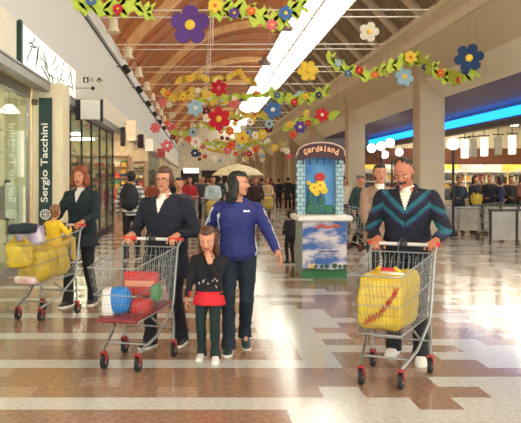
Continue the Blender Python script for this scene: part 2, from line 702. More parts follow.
# hanging direction sign and box below it
t = empty('direction_sign', (-2.38, 17.5, 3.32), 0, 'pale grey hanging panel with black pictograms and an arrow', 'sign')
MB().box(-.31, .31, 0, .06, 0, .53, bev=.008).build('panel', mat('sign_grey', (204, 200, 186), .5, var=.03), t)
g = MB()
g.box(-.13, -.01, -.006, 0, .36, .48)
g.prism([(.22, .48), (.15, .4), (.17, .385), (.208, .43), (.208, .35), (.232, .35), (.232, .43), (.27, .385), (.29, .4)], -.006, 0)
g.prism([(.08, .29), (.14, .235), (.08, .18), (.02, .235)], -.006, 0)
g.box(-.31, -.0, -.006, 0, .232, .245)
g.box(.03, .045, -.006, 0, .38, .46)
g.box(.07, .085, -.006, 0, .38, .46)
g.build('pictograms', M_black, t)
w = MB()
w.prism([(-.095, .38), (-.045, .38), (-.05, .44), (-.09, .44)], -.01, -.006)
w.ell((-.07, -.008, .455), (.014, .003, .014))
w.build('white_figure', M_white, t)
t = empty('blade_sign', (-2.38, 17.5, 2.88), 0, 'plain white sign between two black posts under the direction panel', 'sign')
MB().box(-.2, .24, 0, .06, 0, .42).build('panel', mat('sign_white_plain', (240, 238, 226), .5, var=.02), t)
for x0, x1 in ((-.3, -.19), (.24, .3)):
    MB().box(x0, x1, -.01, .07, -.02 if x0 < 0 else -.06, .43).build('post', M_black, t)


def shopfront(y0, y1, n, label, framem, x=WL):
    t = empty('glazed_facade', (x, y0, 0), 0, label, 'shop front')
    L = y1 - y0
    f = MB()
    f.box(-.1, .02, 0, L, 3.02, 3.2)
    f.box(-.1, .02, 0, L, 0, .14)
    for k in range(n + 1):
        y = L * k / n
        f.box(-.05, .0, y - .03, y + .03, .0, 3.1)
    f.build('frame', framem, t)
    for k in range(n):
        MB().box(-.03, -.02, L * k / n + .035, L * (k + 1) / n - .035, .14, 3.02).build('glass_pane', M_glass, t)
    return t


shopfront(4.2, 14.4, 4, 'glazed shop front left of the cream pier, lamp showing through', M_alu, -3.03)
shopfront(15.3, 25.6, 6, 'dark framed glazed shop front right of the cream pier', M_dark)
shopfront(44.2, 55.9, 4, 'glazed shop front far down the left side', M_alu)

# projecting signs along the left shops
for k, (y, w_, z0, z1, col, lab) in enumerate((
        (27.2, .16, 2.7, 3.35, (50, 42, 40), 'narrow dark projecting sign over the left shops'),
        (29.5, .34, 3.0, 3.75, (240, 214, 176), 'cream projecting light box over the left shops'),
        (35.0, .26, 2.95, 3.55, (60, 30, 28), 'dark red projecting sign over the left shops'),
        (40.0, .4, 3.0, 3.6, (236, 228, 206), 'second pale light box farther along the left shops'),
        (52.0, .5, 3.0, 3.6, (214, 90, 84), 'red projecting sign far along the left shops'))):
    t = empty('projecting_sign', (WL, y, z0), 0, lab, 'sign')
    MB().box(.06, .06 + w_, 0, .12, 0, z1 - z0, bev=.01).build('panel', mat('proj_%d' % k, col, .5, emit=.35 if k in (1, 3) else 0), t)
    MB().box(-.02, .07, .04, .08, (z1 - z0) * .8, (z1 - z0) * .8 + .04).build('bracket', M_dark, t)

# ---- tie rods across the hall
M_rod = mat('white_rod', (240, 236, 224), .4, var=.03)
for k, (y, py) in enumerate(((21.0, 9), (21.9, 17), (26.3, 45), (27.3, 50), (31.5, 67), (33.0, 71), (37.2, 84), (42.4, 97), (47, 0), (53, 0), (60, 0), (68, 0), (78, 0))):
    b = MB()
    b.tube([(-2.72, y, 6.0), (6.95, y, 6.02)], .02, 6)
    nm = ['one', 'two', 'three', 'four', 'five', 'six', 'seven', 'eight', 'nine', 'ten', 'eleven', 'twelve', 'thirteen']
    o = tag(b.build('tie_rod', M_rod), 'slim white steel tie rod crossing under the vault, number %s from the near end' % nm[k], 'tie rod', 'white tie rods')
    MB().tube([(.5, y, 6.0), (.5, y, 8.85)], .008, 4).build('hanger', M_rod, o)
# ================================================================== people
M_skin = mat('skin', (198, 136, 104), .55, var=.06, scale=20)
M_skin2 = mat('skin_ruddy', (178, 110, 80), .55, var=.06, scale=20)
M_lip = mat('lips', (158, 78, 66), .5)
M_eyew = mat('eye_white', (226, 220, 210), .3)
M_iris = mat('iris_dark', (40, 26, 20), .2)
HAIRC = {'black': (20, 17, 17), 'dark': (38, 26, 20), 'brown': (84, 52, 34), 'red': (132, 66, 34), 'light': (130, 86, 54), 'grey': (96, 88, 80)}


def hair_mat(c):
    return mat('hair_' + c, HAIRC[c], .5, var=.4, scale=30, stretch=(1, 1, .3), bump=.5)


def rem(mb, voxel, smooth, name, mats, parent, paint=None, wrinkle=0, wf=9.0, seed=0):
    me = mb.mesh('tmp')
    ob = bpy.data.objects.new('tmp', me)
    COL.objects.link(ob)
    r = ob.modifiers.new('r', 'REMESH')
    r.mode = 'VOXEL'
    r.voxel_size = voxel
    if smooth:
        q = ob.modifiers.new('s', 'SMOOTH')
        q.iterations = smooth
        q.factor = .5
    dg = bpy.context.evaluated_depsgraph_get()
    m2 = bpy.data.meshes.new_from_object(ob.evaluated_get(dg))
    bpy.data.objects.remove(ob)
    bpy.data.meshes.remove(me)
    m2.name = name
    if wrinkle:
        nr = [v.normal.copy() for v in m2.vertices]
        off_ = Vector((seed * 3.1, seed * 1.7, 0))
        for v, n in zip(m2.vertices, nr):
            p = v.co
            q = Vector((p.x * wf, p.y * wf, p.z * wf * 1.5)) + off_
            w = noise.noise(q) + .6 * (abs(noise.noise(q * 1.9)) * 2 - .5)
            v.co = p + n * (w * wrinkle)
    m2.materials.clear()
    for m in mats:
        m2.materials.append(m)
    if paint:
        idx = []
        for p in m2.polygons:
            idx.append(paint(p.center, p.normal))
        m2.polygons.foreach_set('material_index', idx)
    m2.shade_smooth()
    o = bpy.data.objects.new(name, m2)
    COL.objects.link(o)
    o.parent = parent
    return o


def ik(a, t, l1, l2, pole):
    a, t = Vector(a), Vector(t)
    d = t - a
    L = min(d.length, (l1 + l2) * .999)
    dn = d.normalized()
    t = a + dn * L
    x = (l1 * l1 - l2 * l2 + L * L) / (2 * L)
    h = math.sqrt(max(l1 * l1 - x * x, 0))
    p = Vector(pole)
    p = p - dn * p.dot(dn)
    p = p.normalized() if p.length > 1e-6 else Vector((0, 1, 0))
    return a + dn * x + p * h, t


def hand_into(mb, wrist, fdir, pnorm, side, curl, s=1.0, thumb_curl=.5):
    """palm, four unequal bent fingers and a thumb; fdir = finger direction, pnorm = direction the palm faces"""
    f = Vector(fdir).normalized()
    n = Vector(pnorm).normalized()
    n = (n - f * n.dot(f)).normalized()
    x = f.cross(n).normalized() * side
    w = Vector(wrist)

    def P(a, b_, c):
        return w + x * a * s + f * b_ * s + n * c * s
    # palm
    for a in (-.03, -.01, .01, .03):
        mb.cap(P(a * .75, 0, 0), P(a, .078, .004), .015 * s, .0125 * s, 8)
    for a, L, b0 in ((-.033, .068, .083), (-.011, .082, .09), (.011, .088, .092), (.032, .078, .086)):
        p = P(a, b0, .004)
        ang = 0
        r = .0092
        for q, (fr, cu) in enumerate(((.44, curl), (.31, curl * 1.25), (.25, curl * .9))):
            ang += cu
            d = (f * math.cos(ang) + n * math.sin(ang))
            e = p + d * L * fr * s
            mb.cap(p, e, r * s, (r - .0008) * s, 7)
            p = e
            r -= .0008
    # thumb from the side of the palm near its base
    p = P(.032, .022, .006)
    for L, (da, db, dc) in ((.04, (.75, .62, .25)), (.032, (.35, .8, .3 + thumb_curl)), (.026, (.1, .7, .4 + thumb_curl))):
        d = (x * da + f * db + n * dc).normalized()
        e = p + d * L * s
        mb.cap(p, e, .0115 * s, .0102 * s, 7)
        p = e


def rot_head(yaw, pitch, roll=0):
    return Matrix.Rotation(yaw, 4, 'Z') @ Matrix.Rotation(pitch, 4, 'X') @ Matrix.Rotation(roll, 4, 'Y')


def person(label, X, Y, rz, H, top, bottom, hair=('short', 'dark'), lod=0, skin=None, lean=0.0, yaw=0, pitch=0, roll=0,
           hands=None, hand_dirs=None, curl=(.35, .35), feet=None, hem=.80, skirt=None, shoe=(34, 30, 28), shirt=None, paint=None, topmats=None,
           glasses=False, moustache=False, stout=1.0, seated=False, z=0, group=None, bagpack=None, child=False, turn=0, collar=None, feet_z=None, headscale=1.0, extra=None, knees=None):
    """+y is the way the person faces; coordinates scaled from a 1.75 m figure"""
    t = empty('person', (X, Y, z), rz, label, 'person', group)
    s = H / 1.75
    vox = [.0072, .013, .026][lod]
    M_s = skin or M_skin
    hs = (1.0 if not child else 1.28) * headscale           # a child's head is larger for its height
    pz = .93 if not seated else .12
    R = Matrix.Rotation(-lean, 4, 'X')
    TW = Matrix.Rotation(turn, 4, 'Z')
    pel = Vector((0, 0, pz))

    def sp(x, y, zz):                               # point on the leaning, turning spine, zz above the pelvis
        return pel + TW @ (R @ Vector((x, y, zz)))
    k = stout
    TZ = [(-.07, .125, .09, 0), (.0, .158, .108, -.005), (.08, .15, .1, -.002), (.17, .135, .09, .0), (.28, .15, .1, .0), (.36, .165, .108, -.004), (.42, .158, .098, -.010), (.46, .125, .082, -.014), (.49, .092, .07, -.016), (.53, .058, .056, -.015)]

    def torso(mb, infl, zmin=-.2, zmax=.7, flare=0, kk=k):
        rings = []
        for zz, rx, ry, oy in TZ:
            if zz < zmin or zz > zmax:
                continue
            rx, ry = rx * kk + infl, ry * (1 + (kk - 1) * 1.6) + infl
            rings.append([s * sp((rx) * math.copysign(abs(math.cos(a)) ** .85, math.cos(a)), oy + ry * math.copysign(abs(math.sin(a)) ** .85, math.sin(a)), zz) for a in [2 * PI * j / 18 for j in range(18)]])
        mb.rings(rings)
    neck = sp(0, -.012, .52)
    nt = sp(0, .016, .572)
    HR = TW @ rot_head(yaw, pitch, roll)
    hc = nt + (R @ Vector((0, .012, .0))) + HR.to_3x3() @ Vector((0, .012, .095 * hs))
    # ---- joints
    sh = {1: sp(.170 * (1 + (k - 1) * .7), -.01, .425), -1: sp(-.170 * (1 + (k - 1) * .7), -.01, .425)}
    hands = hands or {}
    el, wr = {}, {}
    for sd in (1, -1):
        tgt = hands.get(sd)
        if tgt is None:
            tgt = sp(.27 * sd * (1 + (k - 1) * .6), .06, -.07)
        else:
            tgt = Vector(tgt) / s
        el[sd], wr[sd] = ik(sh[sd], tgt, .285, .255, (.55 * sd, -.9, -.35))
    hip = {sd: pel + TW @ Vector((.09 * sd, 0, -.02)) for sd in (1, -1)}
    kn, an = {}, {}
    feet = feet or {1: (.1, 0, 0), -1: (-.1, 0, 0)}
    for sd in (1, -1):
        fx, fy, fz = feet[sd]
        kn[sd], an[sd] = ik(hip[sd], (fx, fy, fz + .085), .43, .425, (0.04 * sd, 1, .1))
    # ---- body
    m = MB()
    torso(m, -.012)
    m.cap(s * neck, s * nt, .054 * s, .049 * s * (hs ** .5), 12)
    for sd in (1, -1):
        m.cap(s * sh[sd], s * el[sd], .046 * s, .037 * s)
        m.cap(s * el[sd], s * wr[sd], .037 * s, .025 * s)
        m.cap(s * sp(.06 * sd, -.01, .46), s * sh[sd], .03 * s, .045 * s)
        m.cap(s * hip[sd], s * kn[sd], .078 * s, .052 * s)
        m.cap(s * kn[sd], s * an[sd], .05 * s, .036 * s)
        m.cap(s * (an[sd] + Vector((0, 0, -.02))), s * (an[sd] + Vector((.01 * sd, .11, -.055))), .030 * s, .020 * s)
        dirs = (hand_dirs or {}).get(sd)
        if dirs is None:
            fd = (wr[sd] - el[sd]).normalized()
            dirs = (fd, (-sd, 0, 0))
        if lod < 2:
            hand_into(m, s * wr[sd], dirs[0], dirs[1], sd if Vector(dirs[0]).cross(Vector(dirs[1])).dot(Vector((1, 0, 0))) >= -9 and not dirs[2:] else dirs[2], curl[0 if sd == 1 else 1], s * (1.0 if not child else 1.05))
        else:
            e = wr[sd] + Vector(dirs[0]).normalized() * .12
            m.cap(s * wr[sd], s * e, .028 * s, .026 * s, 6)
    hm = Matrix.Translation(s * hc) @ HR @ Matrix.Scale(s * hs, 4)

    def he(c, r, n=16, kk=10):
        m.ell(c, r, n, kk, 0, hm)

    def hcap(a, b_, ra, rb=None):
        m.cap(hm @ Vector(a), hm @ Vector(b_), ra * s * hs, (rb or ra) * s * hs, 8)
    he((0, -.012, .028), (.078, .094, .088))
    he((0, .022, -.012), (.068, .07, .078))
    he((0, .030, -.058), (.054, .054, .052))
    he((0, .062, -.093), (.022, .02, .019))
    he((0, .066, .022), (.05, .022, .016))
    if lod < 2:
        hcap((0, .086, .012), (0, .108, -.022), .0085, .013)
        he((.012, .096, -.028), (.010, .012, .008), 8, 6)
        he((-.012, .096, -.028), (.010, .012, .008), 8, 6)
        he((0, .082, -.052), (.024, .013, .0065), 10, 6)
        he((0, .080, -.062), (.021, .013, .0075), 10, 6)
        for sd in (1, -1):
            he((.036 * sd, .062, -.025), (.02, .022, .02), 10, 6)
            he((.076 * sd, -.012, -.006), (.011, .02, .032), 10, 8)
    else:
        hcap((0, .086, .012), (0, .105, -.022), .01, .014)
    hmi = hm.inverted()

    def bp(c, n_):
        q = hmi @ c
        if abs(q.x) < .026 and -.069 < q.z < -.047 and q.y > .07:
            return 1
        return 0
    rem(m, vox * .86, 1 if lod < 2 else 0, 'body', [M_s, M_lip], t, bp if lod < 2 else None)
    # ---- face pieces
    if lod < 2:
        for sd in (1, -1):
            e = MB()
            e.ell((.031 * sd, .078, .001), (.012, .009, .0062), 10, 7, 0, hm)
            e.ell((.031 * sd, .0865, .0005), (.0068, .0035, .006), 8, 6, 1, hm)
            e.build('eye', [M_eyew, M_iris], t, smooth=2)
            e = MB()
            e.tube([hm @ Vector(q) for q in ((.014 * sd, .090, .018), (.03 * sd, .088, .0235), (.048 * sd, .074, .018))], [.0028 * s * hs, .004 * s * hs, .002 * s * hs], 6)
            e.build('eyebrow', hair_mat(hair[1]), t, smooth=2)
    if moustache:
        e = MB()
        for sd in (1, -1):
            e.cap(hm @ Vector((.002 * sd, .100, -.041)), hm @ Vector((.03 * sd, .084, -.052)), .0105 * s, .006 * s, 8)
        e.build('moustache', hair_mat('dark'), t, smooth=2)
    if glasses:
        e = MB()
        for sd in (1, -1):
            e.tube([hm @ Vector((.033 * sd + .023 * math.cos(a * PI / 8), .098 - abs(.033 * sd + .023 * math.cos(a * PI / 8)) * .12, -.004 + .019 * math.sin(a * PI / 8))) for a in range(16)], .0022, 5, closed=True)
            e.tube([hm @ Vector((.056 * sd, .092, 0)), hm @ Vector((.079 * sd, -.005, .004))], .002, 5)
        e.tube([hm @ Vector((-.011, .101, 0)), hm @ Vector((.011, .101, 0))], .002, 5)
        e.build('eyeglasses', mat('spectacle_frame', (70, 52, 40), .3, metal=.4), t, smooth=2)
    # ---- hair
    h = MB()
    st = hair[0]

    def hh(c, r):
        h.ell(c, r, 16, 10, 0, hm)
    if st == 'bald':
        hh((0, -.045, -.005), (.082, .062, .062))
        hh((0, -.028, .058), (.080, .084, .062))
    elif st == 'cap':
        hh((0, -.02, .065), (.084, .1, .06))
        hh((0, .07, .062), (.06, .05, .012))
    else:
        hh((0, -.034, .028), (.087, .082, .096))
        hh((0, -.008, .086), (.070, .088, .040))
        hh((0, .03, .098), (.05, .05, .024))
        hh((0, -.04, -.04), (.07, .058, .06))
    if st in ('bob', 'long', 'puffy'):
        for sd in (1, -1):
            hh((.07 * sd, -.012, -.02), (.028, .05, .09))
        hh((0, -.055, -.08), (.082, .05, .085))
    if st == 'long':
        hh((0, -.06, -.15), (.088, .045, .1))
        for sd in (1, -1):
            hh((.072 * sd, -.02, -.09), (.028, .045, .09))
    if st == 'puffy':
        for sd in (1, -1):
            hh((.085 * sd, -.005, -.035), (.042, .055, .095))
            hh((.06 * sd, .0, .07), (.045, .07, .05))
        hh((0, -.01, .095), (.085, .09, .045))
        hh((0, -.06, -.05), (.11, .06, .12))
    if st == 'bun':
        hh((0, -.115, .03), (.035, .035, .035))
    if st == 'back':
        hh((0, -.04, .085), (.078, .085, .062))
        hh((0, -.075, .0), (.075, .05, .075))
        for sd in (1, -1):
            hh((.072 * sd, -.02, .02), (.024, .055, .07))
    rem(h, vox, 1, 'hair', [hair_mat(hair[1])], t, None, .006 * (2.2 if st == 'puffy' else 1) if lod < 2 else 0, 34, seed=X)
    # ---- shirt at the neck
    if shirt:
        e = MB()
        e.ell(s * sp(0, .04, .46), (.06 * s, .05 * s, .06 * s), 14, 9)
        e.cap(s * sp(0, -.012, .49), s * sp(0, -.006, .505), .070 * s, .066 * s, 12)
        rem(e, vox, 1, 'shirt', [mat('shirt_%d_%d_%d' % shirt, shirt, .7)], t)
    # ---- top
    if topmats is None:
        if sum(top) < 170 and lod < 2:
            top = tuple(int(v * .72) for v in top)
        topmats = [mat('cloth_%d_%d_%d' % top, top, .85, var=.16, scale=14, bump=.2)]
    m = MB()
    infl = .020
    torso(m, infl, -.2, .50)
    if hem < .80:
        rr = []
        for zz, fx in ((pz - .05, 0), ((hem + pz) / 2 - .02, .012), (hem, .03)):
            rr.append([s * (pel + TW @ Vector(((.165 * k + infl + fx) * math.cos(a), (.12 * k + infl + fx * 1.4) * math.sin(a), zz - pz))) for a in [2 * PI * j / 18 for j in range(18)]])
        m.rings(rr)
    for sd in (1, -1):
        m.cap(s * sp(.045 * sd, -.012, .475), s * sh[sd], .045 * s, .064 * s * k)
        m.cap(s * sh[sd], s * el[sd], .066 * s * k, .056 * s)
        w2 = wr[sd] + (el[sd] - wr[sd]).normalized() * .015
        m.cap(s * el[sd], s * (w2 + (el[sd] - w2).normalized() * .03), .056 * s, .043 * s)
        m.tube([s * (w2 + (el[sd] - w2).normalized() * .03), s * w2], [.043 * s, .036 * s], 10)
    inv = TW.inverted()
    rinv = R.inverted()

    def tp(c, n_):
        q = rinv @ (inv @ (Vector(c) / s - pel))
        if shirt and q.y > 0 and q.z > .33 and abs(q.x) < (q.z - .355) * .36:
            return len(topmats)
        if not paint:
            return 0
        return paint(q, n_, {sd: (Vector(c) / s - el[sd]).length for sd in (1, -1)})
    vt = vox * 1.15
    if shirt:
        # cut the open neck as a wedge: paint shows the shirt piece in front instead
        pass
    rem(m, vt, 1, 'jacket', topmats + ([mat('shirt_%d_%d_%d' % shirt, shirt, .7)] if shirt else []), t, tp if (paint or shirt) else None, .008 * s if lod < 2 else .006, 8, seed=Y)
    if collar:
        e = MB()
        cp = []
        for j in range(17):
            a = -PI / 2 + .85 + (2 * PI - 1.7) * j / 16
            cp.append(s * sp(.078 * math.cos(a + PI), -.012 + .072 * -math.sin(a), .512 + .012 * math.sin(a)))
        e.tube(cp, .02 * s, 8)
        for sd in (1, -1):
            e.cap(s * sp(.068 * sd, .045, .495), s * sp(.03 * sd, .112, .37), .018 * s, .010 * s, 8)
        e.build('collar', mat('cloth_%d_%d_%d' % collar, collar, .85), t, smooth=2)
    # ---- trousers or skirt
    if sum(bottom) < 170:
        bottom = tuple(int(v * .72) for v in bottom)
    mb_ = mat('cloth_%d_%d_%d' % bottom, bottom, .85, var=.14, scale=14, bump=.15)
    m = MB()
    if skirt:
        rr = []
        for zz, fx in ((pz + .1, -.02), (pz - .02, .01), ((skirt + pz) / 2, .03), (skirt, .05)):
            rr.append([s * (pel + TW @ Vector(((.15 + fx) * math.cos(a), (.11 + fx) * math.sin(a), zz - pz))) for a in [2 * PI * j / 18 for j in range(18)]])
        m.rings(rr)
        rem(m, vt, 1, 'skirt', [mb_], t, None, .01 * s, 7)
    else:
        torso(m, .008, -.2, .12)
        for sd in (1, -1):
            m.cap(s * hip[sd], s * kn[sd], .098 * s * (.5 + k * .5), .07 * s, 14)
            m.cap(s * kn[sd], s * (an[sd] + Vector((0, 0, .02))), .07 * s, .06 * s, 14)
            m.tube([s * (an[sd] + (kn[sd] - an[sd]).normalized() * .06), s * (an[sd] + Vector((0, .022, -.048)))], [.064 * s, .074 * s], 12)
        rem(m, vt, 1, 'trousers', [mb_], t, None, .009 * s if lod < 2 else .005, 8, seed=X + 4)
    # ---- shoes
    for sd in (1, -1):
        if lod == 2 and Y > 40:
            break
        a = an[sd]
        fz = feet[sd][2]
        tip = -.35 if fz > .04 else 0
        e = MB()
        A = Matrix.Translation(s * (a + Vector((0, 0, -.085)))) @ Matrix.Rotation(tip, 4, 'X') @ Matrix.Rotation(-.12 * sd, 4, 'Z') @ Matrix.Scale(s * (1 if not child else 1.12), 4)
        rr = []
        for yy, w_, hh_ in ((-.075, .022, .05), (-.06, .036, .09), (-.01, .040, .108), (.045, .042, .088), (.11, .048, .056), (.16, .040, .038), (.19, .018, .026)):
            rr.append([(w_ * math.cos(q), yy, max(0.0, hh_ * .5 + hh_ * .5 * math.copysign(abs(math.sin(q)) ** .6, math.sin(q)))) for q in [2 * PI * j / 14 for j in range(14)]])
        e.rings(rr, 0, A)
        o = e.build('shoe', mat('leather_%d_%d_%d' % shoe, shoe, .4), t, smooth=2)
        if lod < 2:
            so = MB()
            rr = [[(w_ * c_, yy, zz) for c_, zz in ((-1, 0), (1, 0), (1, .018), (-1, .018))] for yy, w_ in ((-.078, .026), (-.05, .039), (.05, .043), (.12, .05), (.165, .042), (.196, .02))]
            so.rings(rr, 0, A)
            so.build('shoe_sole', mat('sole', (70, 62, 54) if sum(shoe) < 400 else (226, 222, 212), .6), o)
    return t


def grip(hx, hy, hz, s=1):
    """wrist position for a hand closing over a bar at that point, arm coming from behind"""
    return (hx, hy - .088, hz + .034)


def W2L(X, Y, rz, wx, wy, wz):
    v = Matrix.Rotation(-rz, 3, 'Z') @ Vector((wx - X, wy - Y, 0))
    return (v.x, v.y, wz)
# ================================================================== shopping trolleys
M_wire = mat('chrome_wire', (150, 152, 148), .35, metal=.7, var=.04)
M_red = mat('red_plastic', (196, 36, 32), .4)
M_cap = mat('caster_red', (150, 44, 38), .45)
M_tyre = mat('black_rubber', (26, 26, 28), .7)
M_handle = mat('handle_grey', (200, 198, 190), .4)


def trolley(label, X, Y, rz, red_grips=False, red_tray=False, detail=True, red_caps=True):
    """+y is forward, origin on the floor between the wheels"""
    t = empty('shopping_trolley', (X, Y, 0), rz, label, 'shopping trolley')
    # basket corners: rear / front, bottom / top
    RB = (.235, -.26, .47)
    RT = (.255, -.33, .96)
    FB = (.165, .36, .40)
    FT = (.20, .50, .85)

    def q(u, v, sd):       # side wall point; u 0 rear ..1 front, v 0 bottom..1 top
        a = Vector((RB[0] * sd, RB[1], RB[2])).lerp(Vector((FB[0] * sd, FB[1], FB[2])), u)
        c = Vector((RT[0] * sd, RT[1], RT[2])).lerp(Vector((FT[0] * sd, FT[1], FT[2])), u)
        return a.lerp(c, v)
    w = MB()
    r = .0016 if detail else .004
    nu, nv = (22, 6) if detail else (9, 4)
    for sd in (1, -1):
        for i in range(nu + 1):
            w.tube([q(i / nu, 0, sd), q(i / nu, 1, sd)], r, 4)
        for j in range(1, nv):
            w.tube([q(0, j / nv, sd), q(1, j / nv, sd)], r, 4)
    nw = 13 if detail else 5
    for i in range(nw + 1):
        f = i / nw
        for u in (0, 1):
            w.tube([q(u, 0, -1).lerp(q(u, 0, 1), f), q(u, 1, -1).lerp(q(u, 1, 1), f)], r, 4)
        w.tube([q(0, 0, -1).lerp(q(0, 0, 1), f), q(1, 0, -1).lerp(q(1, 0, 1), f)], r, 4)
    for j in range(nv + 1):
        for u in (0, 1):
            w.tube([q(u, j / nv, -1), q(u, j / nv, 1)], r, 4)
    for i in range(0, nu + 1, 3):
        w.tube([q(i / nu, 0, -1), q(i / nu, 0, 1)], r, 4)
    w.build('basket', M_wire, t)
    m = MB()
    for v in (0, 1):
        m.tube([q(0, v, -1), q(1, v, -1), q(1, v, 1), q(0, v, 1)], .006, 8, closed=True)
    m.tube([q(0, .55, -1), q(1, .5, -1), q(1, .5, 1), q(0, .55, 1)], .004, 6)
    m.build('basket_rim', M_wire, t, smooth=True)
    if detail:
        c = MB()
        for i in range(8):
            x = -.17 + .34 * i / 7
            c.tube([(x, -.32, .93), (x, -.2, .70), (x, -.28, .66)], .0025, 4)
        c.tube([(-.19, -.2, .70), (.19, -.2, .70)], .004, 5)
        c.build('child_seat', M_wire, t)
    # chassis
    f = MB()
    for sd in (1, -1):
        f.tube([(.27 * sd, -.40, 1.01), (.262 * sd, -.34, .96), (.245 * sd, -.28, .50), (.24 * sd, -.25, .42), (.205 * sd, .02, .24), (.165 * sd, .27, .165), (.15 * sd, .31, .15)], .0125, 8)
        f.tube([(.243 * sd, -.26, .44), (.24 * sd, -.30, .30), (.235 * sd, -.31, .15)], .0125, 8)
        f.tube([(.22 * sd, -.06, .30), (.20 * sd, .12, .41)], .009, 6)
    f.tube([(-.238, -.30, .26), (.238, -.30, .26)], .009, 8)
    f.tube([(-.18, .17, .195), (.18, .17, .195)], .009, 8)
    f.build('chassis', M_wire, t, smooth=True)
    h = MB()
    h.tube([(-.28, -.41, 1.02), (.28, -.41, 1.02)], .0145, 12)
    hd = h.build('handle', M_handle, t, smooth=True)
    for x in (-1, 1):
        g = MB()
        if red_grips:
            g.tube([(x * .29, -.41, 1.02), (x * .15, -.41, 1.02)], .0175, 12)
            g.build('red_handle_grip', M_red, hd, smooth=True)
        else:
            g.tube([(x * .295, -.41, 1.02), (x * .262, -.41, 1.02)], .0185, 12)
            g.build('red_end_cap', M_red, hd, smooth=True)
    if detail:
        l = MB()
        l.box(-.03, .03, -.44, -.375, 1.0, 1.045, bev=.008)
        l.tube([(0, -.39, 1.03), (.0, -.36, 1.07), (.03, -.34, 1.04), (.03, -.34, .95), (.01, -.345, .86)], .005, 6)
        l.build('coin_lock', mat('lock_dark', (50, 50, 54), .4), t, smooth=True)
    if red_tray:
        b_ = MB()
        b_.prism([(-.24, -.27), (.24, -.27), (.172, .37), (-.172, .37)], 0, .018, 'z')
        M_ = Matrix(((1, 0, 0, 0), (0, 1, 0, 0), (0, -.11, 1, .455), (0, 0, 0, 1)))
        for i in range(len(b_.v)):
            b_.v[i] = tuple(M_ @ Vector(b_.v[i]))
        b_.tube([(-.17, .37, .41), (.17, .37, .41)], .018, 8)
        b_.build('red_base_tray', mat('tray_red', (120, 34, 34), .5), t)
    for sx, sy, wx in ((1, -.31, .235), (-1, -.31, .235), (1, .31, .15), (-1, .31, .15)):
        c = MB()
        x = wx * sx
        c.box(x - .022, x + .022, sy - .03, sy + .03, .13, .152, bev=.006)
        for e in (-1, 1):
            c.prism([(sy - .028, .135), (sy + .02, .135), (sy - .008, .055), (sy - .03, .055)], x + e * .02 - .003, x + e * .02 + .003, 'x')
        ck = c.build('caster_fork', M_cap if red_caps else M_dark, t)
        wl = MB()
        wl.tube([(x - .014, sy - .015, .06), (x + .014, sy - .015, .06)], .06, 20)
        wl.tube([(x - .017, sy - .015, .06), (x + .017, sy - .015, .06)], .022, 12, 1)
        wl.build('wheel', [M_tyre, M_alu], ck, smooth=True)
    return t


def crumple(name, label, cat, world_M, size, m, amp=.02, seed=1, mark=None, knots=True, group=None, pw=.35):
    """a filled carrier bag: rounded box with folds and two gathered ears"""
    b = MB()
    n, k = 28, 18
    sx, sy, sz = size
    rr = []
    for i in range(k + 1):
        ph = PI * min(max(i / k, .015), .985)
        ring = []
        for j in range(n):
            th = 2 * PI * j / n

            def pw_(v, e=pw):
                return math.copysign(abs(v) ** e, v)
            p = Vector((sx / 2 * pw_(math.sin(ph)) * pw_(math.cos(th)), sy / 2 * pw_(math.sin(ph)) * pw_(math.sin(th)), -sz / 2 * pw_(math.cos(ph), .55)))
            d = noise.noise(p * 9 + Vector((seed, seed * 2, 0))) + .7 * abs(noise.noise(p * 17 + Vector((0, seed, 3))))
            p += p.normalized() * d * amp
            ring.append(p)
        rr.append(ring)
    b.rings(rr)
    if knots:
        for e in (-1, 1):
            b.cap((e * sx * .28, 0, sz * .42), (e * sx * .18, sy * .1, sz * .42 + .07), .03, .012, 8)
    o = b.build(name, m, None, smooth=2)
    o.matrix_world = world_M
    tag(o, label, cat, group)
    return o


def LM(X, Y, rz, lx, ly, lz, r2=0, tilt=0):
    return Matrix.Translation((X, Y, 0)) @ Matrix.Rotation(rz, 4, 'Z') @ Matrix.Translation((lx, ly, lz)) @ Matrix.Rotation(r2, 4, 'Z') @ Matrix.Rotation(tilt, 4, 'Y')


M_ybag = mat('yellow_bag', (216, 186, 48), .4, rgb2=(186, 152, 34), scale=10)
M_wbag = mat('white_bag', (226, 218, 208), .45, var=.06)

# ---------- trolley and man at the right
def heading(front, rear):
    d = Vector((front[0] - rear[0], front[1] - rear[1]))
    return math.atan2(-d.x, d.y), ((front[0] + rear[0]) / 2, (front[1] + rear[1]) / 2)


r1, c1 = heading((1.365, 5.98), (1.657, 6.53))
trolley('chrome wire trolley holding a big yellow carrier bag, pushed by the moustached man', c1[0], c1[1], r1)
crumple('carrier_bag', 'large yellow carrier bag with red marks filling the trolley of the moustached man', 'bag', LM(c1[0], c1[1], r1, .0, .06, .635, .0), (.35, .60, .41), M_ybag, .026, 3, pw=.18)
mk = MB()
